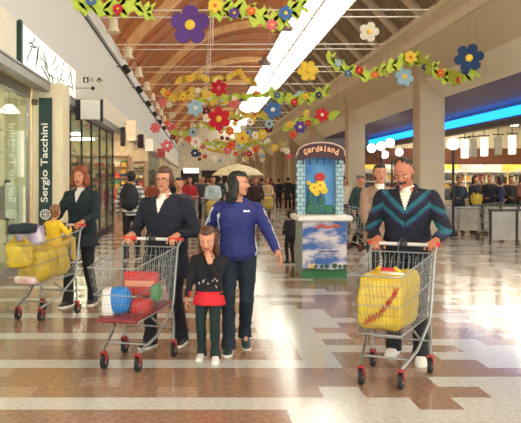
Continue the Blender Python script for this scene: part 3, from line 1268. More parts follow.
# red lettering slanting across the front of the bag
for k, (u, v) in enumerate(((-.10, -.12), (-.075, -.1), (-.05, -.085), (-.025, -.065), (0, -.045), (.02, -.01), (.045, .02), (.06, .05), (.085, .09), (.1, .12))):
    a = k * 1.3
    u = -u * 1.1 - .02
    mk.tube([(u + .016, .372, .61 + v - .026), (u + .006, .374, .61 + v + .024), (u - .006, .374, .61 + v - .02), (u - .016, .372, .61 + v + .026)], .0055, 5)
o = mk.build('red_print', M_red, None)
bagp = [x for x in bpy.data.objects if x.name.startswith('carrier_bag')][-1]
o.matrix_world = Matrix.Translation((c1[0], c1[1], 0)) @ Matrix.Rotation(r1, 4, 'Z')
bpy.context.view_layer.update()
o.parent = bagp
o.matrix_parent_inverse = bagp.matrix_world.inverted()
crumple('carrier_bag', 'small white carrier bag lying on top of the yellow bag in the moustached man\'s trolley', 'bag', LM(c1[0], c1[1], r1, -.04, .13, .815, .4), (.17, .16, .06), M_wbag, .02, 8, knots=False)
crumple('food_packet', 'red packet on top of the yellow bag in the moustached man\'s trolley', 'packet', LM(c1[0], c1[1], r1, .03, -.02, .835, .3), (.12, .08, .05), M_red, .008, 9, knots=False)

# ---------- trolley of the navy-coated woman
r2, c2 = heading((-.636, 6.49), (-.433, 7.11))
trolley('red handled chrome trolley with red tray, pushed by the woman in the navy coat', c2[0], c2[1], r2, True, True)
crumple('beach_ball', 'round bright blue package in the trolley of the navy coated woman', 'package', LM(c2[0], c2[1], r2, .06, .20, .555), (.20, .20, .23), mat('bright_blue', (20, 120, 190), .4), .004, 2, knots=False, pw=.85).name = 'blue_package'
crumple('carrier_bag', 'white carrier bag leaning beside the round blue package', 'bag', LM(c2[0], c2[1], r2, .145, .23, .54, .3), (.1, .16, .22), M_wbag, .02, 5, knots=False)
b = MB()
b.box(-.15, .15, -.05, .05, -.10, .10, bev=.012)
o = tag(b.build('red_box', M_red), 'upright red carton at the back of the navy coated woman\'s trolley', 'box')
o.matrix_world = LM(c2[0], c2[1], r2, -.02, -.09, .66, .1)
MB().box(-.13, .13, .05, .054, -.02, .03).build('pale_stripe', mat('stripe_cream', (226, 150, 110), .5), o)
crumple('carrier_bag', 'red bag on the tray below the red carton', 'bag', LM(c2[0], c2[1], r2, -.10, .09, .50, .2), (.16, .24, .12), mat('deep_red', (180, 34, 34), .5), .015, 6, knots=False)
crumple('carrier_bag', 'green bag beside the red carton in the navy coated woman\'s trolley', 'bag', LM(c2[0], c2[1], r2, -.165, -.07, .60, .2), (.07, .2, .14), mat('leaf_green', (70, 140, 74), .5), .015, 7, knots=False)

# ---------- trolley of the red-haired woman
r3, c3 = heading((-1.87, 8.80), (-1.62, 9.40))
trolley('chrome trolley piled with yellow bags, carrying a child in a yellow jacket', c3[0], c3[1], r3, True)
for k, (lx, ly, lz, sz, sd) in enumerate(((-.02, .18, .60, (.34, .34, .34), 11), (.02, -.13, .62, (.40, .26, .34), 12), (.05, .40, .74, (.28, .2, .28), 14))):
    crumple('carrier_bag', ['big yellow carrier bag in the middle of the red haired woman\'s trolley', 'yellow carrier bag under the child in the red haired woman\'s trolley', 'yellow carrier bag bulging over the front of the red haired woman\'s trolley'][k], 'bag', LM(c3[0], c3[1], r3, lx, ly, lz, .2 * k), sz, M_ybag, .03, sd, knots=(k == 2))
crumple('white_pack', 'white pack with violet print on top of the yellow bags', 'package', LM(c3[0], c3[1], r3, .02, .27, .92, .3, .25), (.32, .2, .2), mat('white_violet', (220, 212, 214), .4, rgb2=(128, 96, 150), scale=5), .015, 21, knots=False)
crumple('white_pack', 'white pack with red print low at the front of the red haired woman\'s trolley', 'package', LM(c3[0], c3[1], r3, -.01, .30, .455, 0), (.26, .30, .1), mat('white_redprint', (224, 214, 204), .4, rgb2=(200, 120, 100), scale=7), .008, 22, knots=False)
crumple('jacket_bundle', 'folded dark jacket thrown over the pile of yellow bags', 'jacket', LM(c3[0], c3[1], r3, .02, .40, 1.02, .5), (.3, .24, .1), mat('dark_bundle', (30, 40, 50), .8), .03, 23, knots=False)

# ================================================================== the main figures
def grips(X, Y, rz, cx, cy, cr, xs=(.235, -.235)):
    """wrists over the handle of the trolley at (cx,cy,cr), seen from the person's frame; xs in trolley frame"""
    out, dirs = {}, {}
    Rt = Matrix.Rotation(cr, 3, 'Z')
    Rp = Matrix.Rotation(-rz, 3, 'Z')
    for sd, x in zip((1, -1), xs):
        wpt = Vector((cx, cy, 0)) + Rt @ Vector((x, -.41 - .088, 1.02 + .034))
        v = Rp @ (wpt - Vector((X, Y, 0)))
        out[sd] = (v.x, v.y, v.z)
        dirs[sd] = (Rp @ (Rt @ Vector((0, .97, -.18))), (0, 0, -1))
    return out, dirs


# the man with the moustache
def man_paint(q, n_, de):
    # navy top with two teal-violet chevrons over chest, shoulders and sleeves
    ax = abs(q.x)
    z = q.z
    if ax < .20 and q.y > -.02 and q.y > -.1:
        for z0 in (.185, .30):
            zz = z0 + ax * .85
            if 0 < z - zz < .062 and ax > .008:
                return 1 if (z - zz) > .02 else 2
    elif q.y > -.2:
        for z0 in (.34, .21):
            zz = z0 - (ax - .2) * .5
            if 0 < z - zz < .055:
                return 1 if (z - zz) > .02 else 2
    return 0


NAVY = mat('navy_knit', (13, 17, 32), .85, var=.2, scale=20)
TEAL = mat('teal_knit', (18, 88, 100), .8, var=.15)
VIOL = mat('violet_knit', (32, 36, 74), .8)
mx, my = 1.83, 6.98
hd, dd = grips(mx, my, r1 + .12, c1[0], c1[1], r1, (.24, -.24))
person('stout moustached man in a navy and teal jacket looking down at his trolley', mx, my, r1 + .12, 1.80, (20, 26, 46), (28, 30, 38), ('bald', 'dark'), skin=M_skin2,
       lean=.14, pitch=-.50, yaw=-.15, roll=.08, hands=hd, hand_dirs=dd, curl=(.62, .62), feet={1: (.13, -.12, 0), -1: (-.12, .14, 0)}, shoe=(222, 218, 206), shirt=(224, 214, 196), paint=man_paint,
       topmats=[NAVY, TEAL, VIOL], moustache=True, stout=1.22, collar=(22, 28, 46))

# the woman in the navy coat
wx_, wy_ = -.30, 7.52
hd, dd = grips(wx_, wy_, r2 - .1, c2[0], c2[1], r2, (.24, -.2))
person('woman in a long navy coat and glasses pushing the red handled trolley', wx_, wy_, r2 - .1, 1.70, (26, 28, 48), (24, 26, 40), ('back', 'brown'), headscale=.96, lean=.03, pitch=.02, yaw=.14, 
       hands=hd, hand_dirs=dd, curl=(.62, .62), feet={1: (.1, .12, 0), -1: (-.12, -.12, 0)}, hem=.66, glasses=True, stout=1.24, shirt=(226, 216, 200), collar=(20, 22, 40))

# the red-haired woman
lx_, ly_ = -1.44, 9.92
hd, dd = grips(lx_, ly_, r3 + .05, c3[0], c3[1], r3, (.22, -.2))
person('red haired woman in a dark teal jacket and white top behind the loaded trolley', lx_, ly_, r3 + .05, 1.74, (24, 44, 54), (28, 32, 40), ('puffy', 'red'), yaw=.1, lean=.02,
       hands=hd, hand_dirs=dd, curl=(.62, .62), feet={1: (.11, .14, 0), -1: (-.09, -.14, 0)}, shoe=(60, 40, 34), shirt=(214, 208, 196), hem=.74, stout=1.1, collar=(24, 44, 54))
# child sitting in the seat of that trolley
cw = Vector((c3[0], c3[1], 0)) + Matrix.Rotation(r3, 3, 'Z') @ Vector((0, -.20, 0))
person('small child in a yellow jacket seated among the bags, facing the red haired woman', cw.x, cw.y, r3 + PI - .3, .95, (232, 190, 40), (214, 176, 52), ('short', 'light'), child=True, seated=True, z=.74,
       yaw=.3, hands={1: (.1, .16, .24), -1: (-.1, .16, .24)}, curl=(.5, .5), feet={1: (.13, .42, -.3), -1: (-.13, .42, -.3)}, stout=1.15, hem=.9)

# the girl walking
def girl_paint(q, n_, de):
    if q.z < .0 and abs(q.x) < .26 and q.z > -.3:
        return 1
    if .05 < q.z < .2 and q.y > .03 and abs(q.x) < .15:
        if noise.noise(q * 22) > .3:
            return 2
    return 0


gx_, gy_ = .095, 6.93
person('small girl with long brown hair, black top and red waistband, hand at her mouth', gx_, gy_, PI - .15, 1.11, (26, 26, 30), (20, 52, 50), ('long', 'brown'), child=True, paint=girl_paint,
       topmats=[mat('girl_black', (16, 15, 20), .85), mat('girl_red', (198, 30, 40), .8), mat('girl_print', (176, 170, 166), .8)], pitch=-.32, yaw=-.1, headscale=1.17,
       hands={-1: (-.03, .15, .85), 1: (.19, .07, .50)}, hand_dirs={-1: ((.25, -.1, .95), (.3, -.9, 0))}, curl=(.4, .5), feet={1: (.1, -.04, 0), -1: (-.1, .1, 0)}, shoe=(216, 208, 196), stout=1.12, hem=.745)

# the woman in the blue tracksuit
def track_paint(q, n_, de):
    if abs(q.x) > .17 and abs(n_.x) > .78 and q.z < .44 and q.z > -.02 and n_.x * q.x > 0 and min(de.values()) < .34:
        return 1
    if .40 < q.z < .415 and -.115 < q.x < -.055 and q.y > .05:
        return 1
    if q.z < -.02 and abs(q.x) < .2:
        return 2
    return 0


tx, ty = .36, 7.30
person('woman with long black hair in a blue tracksuit, looking aside as she walks', tx, ty, PI - .05, 1.66, (34, 44, 128), (24, 46, 64), ('long', 'black'), yaw=1.15, paint=track_paint,
       topmats=[mat('track_blue', (26, 34, 98), .7, var=.15), mat('track_white', (206, 210, 220), .7), mat('track_navy', (24, 30, 84), .7)],
       hands={-1: (-.38, .34, .86), 1: (.25, -.08, .84)}, curl=(.35, .35), feet={1: (.08, .14, 0), -1: (-.07, -.16, .06)}, shoe=(30, 50, 50), stout=1.1, hem=.82, collar=(34, 44, 128))

# man in the brown jacket behind
person('man in a brown tweed jacket and white collar behind the moustached man', 2.36, 10.4, PI - .05, 1.79, (150, 122, 100), (60, 54, 52), ('short', 'dark'), lod=1, yaw=.05, shirt=(232, 226, 214),
       feet={1: (.1, .1, 0), -1: (-.1, -.1, 0)}, stout=1.05, hem=.72, hands={1: (.2, .3, .95), -1: (-.2, .3, .95)})
# backpack person facing away
bpx = person('dark haired shopper seen from behind with a black backpack and striped white sleeves', -1.30, 15.6, -.1, 1.76, (214, 214, 214), (34, 34, 40), ('short', 'black'), lod=1,
       paint=lambda q, n_, de: 1 if int((q.z + 5) * 22) % 2 else 0, topmats=[mat('stripe_white', (224, 222, 216), .8), mat('stripe_grey', (120, 120, 122), .8)], feet={1: (.1, .12, 0), -1: (-.1, -.1, 0)})
b = MB()
for k in range(9):
    pass
b.ell((0, -.22, 1.22), (.19, .13, .27), 18, 12)
b.box(-.15, .15, -.36, -.25, 1.0, 1.2, bev=.03)
for s_ in (-1, 1):
    b.tube([(.1 * s_, -.12, 1.44), (.11 * s_, .0, 1.49), (.12 * s_, .13, 1.4), (.12 * s_, .13, 1.2), (.14 * s_, -.1, 1.05)], .016, 6)
o = b.build('backpack', mat('backpack_black', (26, 26, 34), .7), None, smooth=2)
o.matrix_world = Matrix.Translation((-1.30, 15.6, 0)) @ Matrix.Rotation(-.1, 4, 'Z')
tag(o, 'bulky black backpack worn by the shopper in striped sleeves', 'backpack')
# ================================================================== theme park kiosk
kx0, kx1, ky = 1.645, 2.36, 12.65
t = empty('promotion_stand', ((kx0 + kx1) / 2, ky, 0), 0, 'castle shaped promotion stand with maroon arch, white counter and sky picture', 'stand')
hw = (kx1 - kx0) / 2
b = MB()
b.box(-hw, hw, .02, .85, .0, .9, bev=.006)
bs = b.build('base_cabinet', mat('stand_side', (150, 156, 150), .6, rgb2=(130, 140, 140)), t)
pm = bpy.data.materials.new('sky_picture')
pm.use_nodes = True
nt_ = pm.node_tree
pb = nt_.nodes['Principled BSDF']
pb.inputs['Roughness'].default_value = .4
tc = nt_.nodes.new('ShaderNodeTexCoord')
mp = nt_.nodes.new('ShaderNodeMapping')
mp.inputs['Scale'].default_value = (1, 1, 2.4)
nz = nt_.nodes.new('ShaderNodeTexNoise')
nz.inputs['Scale'].default_value = 2.3
nz.inputs['Detail'].default_value = 6
nt_.links.new(tc.outputs['Object'], mp.inputs[0])
nt_.links.new(mp.outputs[0], nz.inputs['Vector'])
rp = nt_.nodes.new('ShaderNodeValToRGB')
rp.color_ramp.elements[0].position = .44
rp.color_ramp.elements[0].color = (*lin((56, 96, 166)), 1)
rp.color_ramp.elements[1].position = .58
rp.color_ramp.elements[1].color = (*lin((214, 206, 206)), 1)
nt_.links.new(nz.outputs['Fac'], rp.inputs[0])
nt_.links.new(rp.outputs[0], pb.inputs['Base Color'])
MB().box(-hw + .01, hw - .01, 0, .02, .1, .9).build('sky_picture', pm, t)
b = MB()
random.seed(4)
for k in range(6):
    x = -.13 + .09 * k + random.uniform(-.02, .02)
    h = random.uniform(.035, .06)
    b.ell((x, -.004, .16 + h * .6), (h * .8, .004, h * .7), 12, 8)
    b.box(x - .006, x + .006, -.006, 0, .11, .17)
b.prism([(-hw + .01, .1), (hw - .01, .1), (hw - .01, .15), (.1, .13), (-.05, .14), (-.2, .16), (-hw + .01, .14)], -.004, 0)
b.build('painted_trees', mat('paint_green', (40, 84, 44), .6), t)
b = MB()
b.tube([(-.16, -.004, .78), (-.06, -.004, .83), (.06, -.004, .80), (.2, -.004, .83), (.26, -.004, .80)], [.01, .03, .02, .028, .008], 6)
b.build('painted_red_cloud', mat('paint_rose', (200, 96, 84), .6), t)
b = MB()
b.prism([(-.26, .14), (-.27, .2), (-.24, .26), (-.2, .2), (-.17, .25), (-.14, .2), (-.15, .14)], -.004, 0)
b.build('painted_castle', mat('paint_sand', (220, 190, 130), .6), t)
b = MB()
for k in range(11):
    x = -.1 + .03 * k
    b.tube([(x, -.003, .405), (x + .006, -.003, .44), (x + .014, -.003, .408), (x + .022, -.003, .436)], .004, 4)
b.tube([(-.12, -.003, .385), (.05, -.003, .375), (.25, -.003, .385)], .003, 4)
b.build('blue_print', mat('paint_blue_text', (60, 80, 130), .5), t)
MB().box(-hw, hw, -.012, .02, 0, .1).build('green_plinth', mat('plinth_green', (40, 108, 60), .6), t)
MB().box(-hw - .08, hw + .07, -.10, .95, .9, .985, bev=.02).build('counter', M_white, t)
# backdrop: brick towers, blue sky, arch header
b = MB()
b.box(-.30, .30, .52, .56, .985, 1.98)
b.build('backdrop_board', mat('backdrop_blue', (54, 120, 190), .6, rgb2=(120, 180, 214), scale=2.5), t)
bm_ = mat('tower_brick', (176, 204, 206), .7, var=.05)
bt = bm_.node_tree
br = bt.nodes.new('ShaderNodeTexBrick')
br.inputs['Color1'].default_value = (*lin((176, 206, 210)), 1)
br.inputs['Color2'].default_value = (*lin((156, 190, 198)), 1)
br.inputs['Mortar'].default_value = (*lin((84, 110, 122)), 1)
br.inputs['Scale'].default_value = 1
br.inputs['Brick Width'].default_value = .11
br.inputs['Row Height'].default_value = .07
br.inputs['Mortar Size'].default_value = .006
tc = bt.nodes.new('ShaderNodeTexCoord')
sx_ = bt.nodes.new('ShaderNodeSeparateXYZ')
cb = bt.nodes.new('ShaderNodeCombineXYZ')
bt.links.new(tc.outputs['Object'], sx_.inputs[0])
bt.links.new(sx_.outputs['X'], cb.inputs['X'])
bt.links.new(sx_.outputs['Z'], cb.inputs['Y'])
bt.links.new(cb.outputs[0], br.inputs['Vector'])
bt.links.new(br.outputs['Color'], bt.nodes['Principled BSDF'].inputs['Base Color'])
for s_ in (-1, 1):
    b = MB()
    x0, x1 = (-.39, -.25) if s_ < 0 else (.25, .375)
    b.box(x0, x1, .42, .56, .985, 1.92, bev=.01)
    for q in range(3):
        w_ = (x1 - x0) / 5
        b.box(x0 + w_ * q * 2, x0 + w_ * (q * 2 + 1), .42, .56, 1.92, 1.99)
    b.build('brick_tower', bm_, t)
b = MB()
for x, z_, rx, rz_ in ((-.17, 1.06, .1, .1), (-.02, 1.05, .13, .12), (.14, 1.05, .1, .09), (-.15, 1.26, .06, .14), (.02, 1.22, .07, .08)):
    b.ell((x, .49, z_), (rx, .03, rz_), 14, 9)
b.build('painted_bushes', mat('bush_green', (58, 116, 62), .6, rgb2=(34, 90, 110), scale=6), t)
b = MB()
for x, z_, r_ in ((-.1, 1.42, .09), (.0, 1.46, .1), (.06, 1.38, .07), (-.06, 1.34, .06), (-.19, 1.5, .04)):
    for a in range(6):
        b.ell((x + r_ * .55 * math.cos(a * PI / 3), .462, z_ + r_ * .55 * math.sin(a * PI / 3)), (r_ * .42, .012, r_ * .42), 10, 6)
b.build('painted_yellow_flowers', mat('flower_yellow_paint', (240, 206, 60), .6), t)
b = MB()
for a in range(6):
    b.ell((.0 + .05 * math.cos(a * PI / 3), .455, 1.6 + .04 * math.sin(a * PI / 3)), (.04, .012, .035), 10, 6)
b.build('painted_red_flower', M_red, t)
arch = [(-.375, 1.87), (-.40, 1.95)]
for k in range(13):
    a = PI * (1 - k / 12)
    arch.append((.385 * math.cos(a), 2.0 + .16 * math.sin(a)))
arch += [(.385, 1.95), (.36, 1.87)]
for k in range(1, 10):
    x = .36 - .735 * k / 10
    arch.append((x, 1.87 + .045 * math.sin(PI * k / 10)))
hb = MB().prism(arch, .36, .42).build('arch_header', mat('maroon', (62, 14, 22), .5), t)
ot = MB()
pts = [(x, .355, z_) for x, z_ in arch[1:16]]
ot.tube(pts, .012, 6)
ot.build('pale_rim', mat('rim_pink', (214, 180, 160), .5), hb)
# header lettering, letter by letter along the arch
word = 'Gardaland'
for k, ch in enumerate(word):
    a = (k - 4) / 4.0
    l_ = text(ch, .055 if ch != 'l' else .02, (.255 * a, .355, 2.005 + .055 * (1 - a * a)), mat('letter_gold', (244, 176, 120), .4), hb, name='letter', height=.10 if ch in 'Gdl' else .072, bold=.03)
    l_.rotation_euler = (0, -a * -.22, 0)
for k in range(6):
    MB().box(-.3 + .115 * k, -.285 + .115 * k, .37, .40, 1.80, 1.9).build('pendant_bar', M_dark, t)

# ================================================================== hanging flowers
FC = {'purple': (98, 62, 140), 'blue': (70, 112, 170), 'navy': (30, 62, 104), 'red': (206, 32, 48), 'pink': (226, 110, 120), 'white': (238, 234, 214), 'yellow': (244, 206, 70), 'lightblue': (160, 196, 214), 'orange': (236, 110, 60), 'brown': (96, 44, 40)}
M_leaf = mat('leaf_felt', (204, 220, 84), .8, rgb2=(176, 204, 70))


M_thr = mat('nylon_thread', (150, 140, 124), .5)


def vault_z(x):
    if x > 5.4:
        return 4.93
    if x > 4.42:
        return 9.45 - (x - 4.42) * 1.16
    for (a, za), (c, zc) in zip(SP, SP[1:]):
        if a <= x <= c:
            return za + (zc - za) * (x - a) / (c - a)
    return 5.9


def fmat(c):
    return mat('felt_' + c, FC[c], .8, var=.08, scale=10)


def petal_poly(n, r, depth=.32, rot=0):
    P = []
    for j in range(n * 8):
        a = 2 * PI * j / (n * 8)
        rr = r * (1 - depth + depth * abs(math.sin(a * n / 2)) ** .6)
        P.append((rr * math.cos(a + rot), rr * math.sin(a + rot)))
    return P


def flower(px, py, d, dia_px, c, cc='yellow', n=6, label='', group=None, thread=True, tilt=None, top=None):
    X, Z = PX(px, py, d)
    r = dia_px * d / F / 2
    t = empty('hanging_flower', (X, d, Z), 0, label or '%s felt flower hanging from the roof' % c, 'hanging decoration', group)
    a = random.uniform(-.35, .35) if tilt is None else tilt
    A = Matrix.Rotation(a, 4, 'Z') @ Matrix.Rotation(random.uniform(-.2, .2), 4, 'X')
    MB().prism(petal_poly(n, r, .34, random.uniform(0, 1)), -.03, .03, M=A).build('petals', fmat(c), t)
    b = MB()
    b.ell((0, -.03, 0), (r * .26, .03, r * .26), 14, 8, 0, A)
    b.build('flower_centre', fmat(cc), t, smooth=2)
    if thread:
        b = MB()
        b.tube([(0, 0, 0), (0, 0, 1)], .0025, 4)
        h_ = b.build('hanging_thread', M_thr, t)
        h_.location = (0, 0, r * .7)
        h_.scale = (1, 1, vault_z(X) - Z - r * .7)
    return t


def garland(pts, label, flowers, width=.16, leaf=M_leaf):
    """wavy felt strip given by photo points with distances, with small felt flowers on it"""
    W = [Vector((PX(x, y, d)[0], d, PX(x, y, d)[1])) for x, y, d in pts]
    t = empty('leaf_garland', tuple(W[0]), 0, label, 'hanging decoration')
    W = [w - W[0] for w in W]
    sm = []
    for i in range(len(W) - 1):
        for k in range(6):
            sm.append(W[i].lerp(W[i + 1], k / 6) + Vector((0, 0, .04 * math.sin((i * 6 + k) * 1.1))))
    sm.append(W[-1])
    b = MB()
    rr = []
    for i, p in enumerate(sm):
        w_ = width * (.35 + .65 * abs(math.sin(i * .9))) * (1 if 0 < i < len(sm) - 1 else .1)
        rr.append([p + Vector((0, -.012, -w_)), p + Vector((0, .012, -w_)), p + Vector((0, .012, w_)), p + Vector((0, -.012, w_))])
    b.rings(rr)
    for i in range(2, len(sm) - 2, 4):
        p = sm[i]
        for s_ in (-1, 1):
            b.prism([(p.x, p.z), (p.x + .07, p.z + s_ * .1), (p.x + .17, p.z + s_ * .16), (p.x + .1, p.z + s_ * .04)], p.y - .012, p.y + .012)
    b.build('leaf_strip', leaf, t)
    for k, (u, c, dia) in enumerate(flowers):
        i = min(len(sm) - 1, int(u * (len(sm) - 1)))
        p = sm[i] + Vector((0, -.06, .05 * (-1) ** k))
        e = MB()
        e.prism([(x + p.x, z + p.z) for x, z in petal_poly(6, dia / 2, .34, k)], p.y - .015, p.y + .015)
        f_ = e.build('small_flower', fmat(c), t)
        g = MB()
        g.ell((p.x, p.y - .02, p.z), (dia * .13, .015, dia * .13), 8, 6)
        g.build('flower_centre', fmat('yellow' if c != 'yellow' else 'orange'), f_)
    for q in (sm[1], sm[-2]):
        e = MB()
        wq = t.location + q
        e.tube([q, q + Vector((0, 0, vault_z(wq.x) - wq.z))], .0025, 4)
        e.build('hanging_thread', M_thr, t)
    return t


random.seed(11)
flower(190, 25, 15.0, 40, 'purple', label='large purple felt flower with yellow centre hanging top of the hall', n=5, top=6.0)
flower(308, 71, 21, 21, 'yellow', 'yellow', label='plain yellow felt flower hanging before the skylight', top=6.0)
flower(369, 32, 19, 20, 'white', 'yellow', 5, label='white felt flower hanging near the acoustic panels', top=6.0)
flower(404, 77, 19, 20, 'lightblue', 'yellow', label='light blue felt flower at the beam beside the first column', top=5.4)
flower(469, 58, 15.5, 29, 'navy', 'yellow', label='navy blue felt flower with yellow centre before the tan wall band', top=5.4)
flower(219, 88, 22, 17, 'red', 'pink', label='small crimson felt flower above the big red one')
flower(195, 108, 24, 17, 'lightblue', 'white', label='pale blue felt flower left of the big red flower')
flower(219, 119, 21, 24, 'red', 'yellow', label='big scarlet felt flower low over the middle of the hall')
flower(273, 110, 22, 18, 'blue', 'white', 5, label='mid blue felt flower under the lower edge of the skylight')
flower(322, 115, 22, 14, 'red', 'white', label='rose red felt flower above the castle stand')
flower(300, 127, 24, 13, 'purple', 'white', label='small violet felt flower left above the castle stand')
flower(167, 146, 27, 13, 'pink', 'white', label='pink felt flower over the left shops')
flower(242, 138, 28, 15, 'yellow', 'orange', label='yellow and orange felt flower right of the big scarlet one')
flower(207, 118, 27, 9, 'white', 'yellow', label='small white felt flower touching the scarlet one')
flower(196, 142, 30, 12, 'white', 'pink', label='white felt flower low over the crowd')
flower(195, 153, 34, 9, 'navy', 'white', label='tiny navy felt flower low over the crowd')
flower(230, 131, 30, 9, 'orange', 'yellow', label='tiny orange felt flower between yellow leaves')
flower(228, 150, 34, 9, 'pink', 'white', label='tiny pink felt flower low over the umbrella')
flower(250, 122, 32, 8, 'white', 'red', label='tiny white felt flower left of the mid blue one')
flower(262, 134, 33, 10, 'yellow', 'white', label='pale yellow felt flower beside the first far column')

garland([(72, 2, 13), (88, 6, 13), (110, 8, 13), (134, 6, 13), (152, 12, 13)], 'green leaf garland with small blue and red flowers over the left wall', [(.3, 'blue', .19), (.6, 'red', .17)])
garland([(208, 8, 14), (222, 10, 14), (240, 8, 14), (262, 18, 14), (276, 22, 14), (290, 12, 14), (306, 2, 14)], 'long green leaf garland crossing the upper skylight with yellow and orange flowers',
        [(.1, 'yellow', .26), (.3, 'purple', .2), (.42, 'orange', .16), (.62, 'pink', .2), (.78, 'blue', .26)], .2)
garland([(326, 56, 19), (338, 66, 19), (352, 72, 19), (372, 76, 19), (386, 66, 19)], 'green garland with small blue and red flowers before the brown panels', [(.25, 'lightblue', .18), (.45, 'blue', .18), (.62, 'red', .2), (.8, 'orange', .18)])
garland([(386, 70, 18), (402, 60, 18), (418, 58, 18), (432, 70, 17), (448, 78, 17), (464, 76, 16), (478, 68, 16)], 'yellow green garland wrapped round the top of the first column', [(.25, 'yellow', .3), (.42, 'navy', .16), (.6, 'orange', .18), (.78, 'red', .14), (.85, 'navy', .16)], .18)
garland([(268, 92, 24), (282, 98, 24), (300, 100, 24), (316, 96, 24), (330, 88, 24)], 'yellow green garland under the skylight edge', [(.2, 'blue', .2), (.45, 'red', .22), (.6, 'yellow', .2), (.8, 'navy', .2)], .2)
garland([(282, 130, 26), (298, 122, 26), (318, 120, 26), (340, 112, 26)], 'flower garland just above the castle stand', [(.2, 'yellow', .24), (.5, 'red', .22), (.75, 'orange', .2)], .16)
garland([(160, 92, 25), (176, 98, 25), (190, 92, 25), (214, 94, 25)], 'yellow garland under the timber vault', [(.2, 'orange', .2), (.5, 'yellow', .24), (.8, 'white', .2)], .14, mat('yellow_felt_strip', (230, 196, 80), .8))
# smaller ones crowding the far end
cols = ['yellow', 'white', 'pink', 'white', 'yellow', 'orange', 'lightblue', 'white', 'red', 'brown']
protos = {}
random.seed(23)
for k in range(110):
    d = random.uniform(30, 80)
    u = random.uniform(-2.0, 5.2)
    v = random.uniform(2.6, 5.4)
    px_, py_ = 198 + u * F / d, 180 - (v - EYE) * F / d
    c = cols[k % 10]
    if c not in protos:
        protos[c] = flower(px_, py_, d, .36 * F / d, c, cols[(k + 3) % 10], label='%s felt flower among the many hanging far down the hall' % c, group='far hanging flowers')
        protos[c]['group'] = '%s flowers hanging far down the hall' % c
    else:
        q = copy_tree(protos[c])
        q.location = (u, d, v)
        s_ = random.uniform(.8, 1.25)
        q.scale = (s_, s_, s_)
        q.rotation_euler = (0, 0, random.uniform(-.4, .4))
        for ch in q.children:
            if ch.name.startswith('hanging_thread'):
                ch.scale = (1, 1, (vault_z(u) - v) / s_ - ch.location.z)
for k in range(12):
    d = 27 + 3.0 * k
    x0 = random.uniform(-1.6, 2.6)
    z0 = random.uniform(3.4, 5.2)
    pts = []
    for q in range(5):
        x_ = x0 + .7 * q
        z_ = z0 + random.uniform(-.25, .25)
        pts.append((198 + x_ * F / d, 180 - (z_ - EYE) * F / d, d))
    garland(pts, 'leafy garland hanging far down the hall, %s from the near end' % ['first', 'second', 'third', 'fourth', 'fifth', 'sixth', 'seventh', 'eighth', 'ninth', 'tenth', 'eleventh', 'twelfth'][k], [(.2, cols[k % 10], .2), (.5, 'white', .2), (.8, cols[(k + 4) % 10], .2)], .13, M_leaf if k % 2 else mat('yellow_felt_strip', (230, 196, 80), .8))

# paper bell lanterns along the left ledge
M_paper = mat('ivory_paper', (240, 226, 196), .7, var=.05)
bell = None
for k in range(9):
    y = 17.3 + 4.75 * k
    if bell is None:
        bell = empty('bell_lantern', (0, 0, 0), 0, 'ivory paper bell lantern hanging along the left gallery wall', 'lantern', 'ivory paper bells along the left wall')
        b = MB()
        b.lathe([(.02, .40), (.1, .38), (.13, .30), (.13, .16), (.17, .05), (.21, 0), (.19, -.01), (.02, .0)], 14)
        b.build('shade', M_paper, bell, smooth=True)
        b = MB()
        b.tube([(0, 0, .38), (-.08, 0, .62), (-.36, 0, .66)], .012, 6)
        b.build('wall_bracket', M_dark, bell, smooth=True)
        o = bell
    else:
        o = copy_tree(bell)
    o.location = (WL + .36, y, 5.62)
# black spotlights below the gallery edge
spot = None
for k in range(6):
    y = 26.5 + 6 * k
    if spot is None:
        spot = empty('spotlight', (0, 0, 0), 0, 'small black spotlight on the left gallery edge', 'spotlight', 'black spotlights on the left gallery edge')
        b = MB()
        b.tube([(0, 0, 0), (.22, 0, .0)], .015, 6)
        b.build('arm', M_black, spot)
        b = MB()
        b.ell((.3, 0, -.05), (.13, .13, .13), 14, 9)
        b.tube([(.3, 0, -.05), (.38, -.06, -.17)], [.09, .12], 12)
        b.build('lamp_head', M_black, spot, smooth=2)
        o = spot
    else:
        o = copy_tree(spot)
    o.location = (WL, y, 5.3)

# ================================================================== globe street lamps in the lobby
def globe_post(x, y, globes, label):
    t = empty('globe_lamp', (x, y, 0), 0, label, 'lamp post')
    b = MB()
    top = max(g[1] for g in globes)
    b.tube([(0, 0, 0), (0, 0, top - .14)], .035, 10)
    b.lathe([(.13, 0), (.13, .06), (.06, .16), (.04, .3)], 14)
    for gx, gz in globes:
        if abs(gx) > .01:
            b.tube([(0, 0, gz - .4), (gx * .6, 0, gz - .34), (gx, 0, gz - .14)], .018, 8)
    b.build('post', M_dark, t, smooth=True)
    for gx, gz in globes:
        MB().ell((gx, 0, gz), .165, 18, 12).build('globe', emis('globe_glass', (255, 246, 226), 3.0), t, smooth=2)


globe_post(7.02, 22.0, [(0, 2.54)], 'single white globe lamp on a dark post right of the first column')
globe_post(6.75, 29.5, [(-.35, 2.72), (0.0, 2.80), (.33, 2.92)], 'dark lamp post with three white globes between the first two columns')
globe_post(8.0, 33.0, [(-.3, 2.6), (.3, 2.7)], 'dark lamp post with two globes farther inside the lobby')

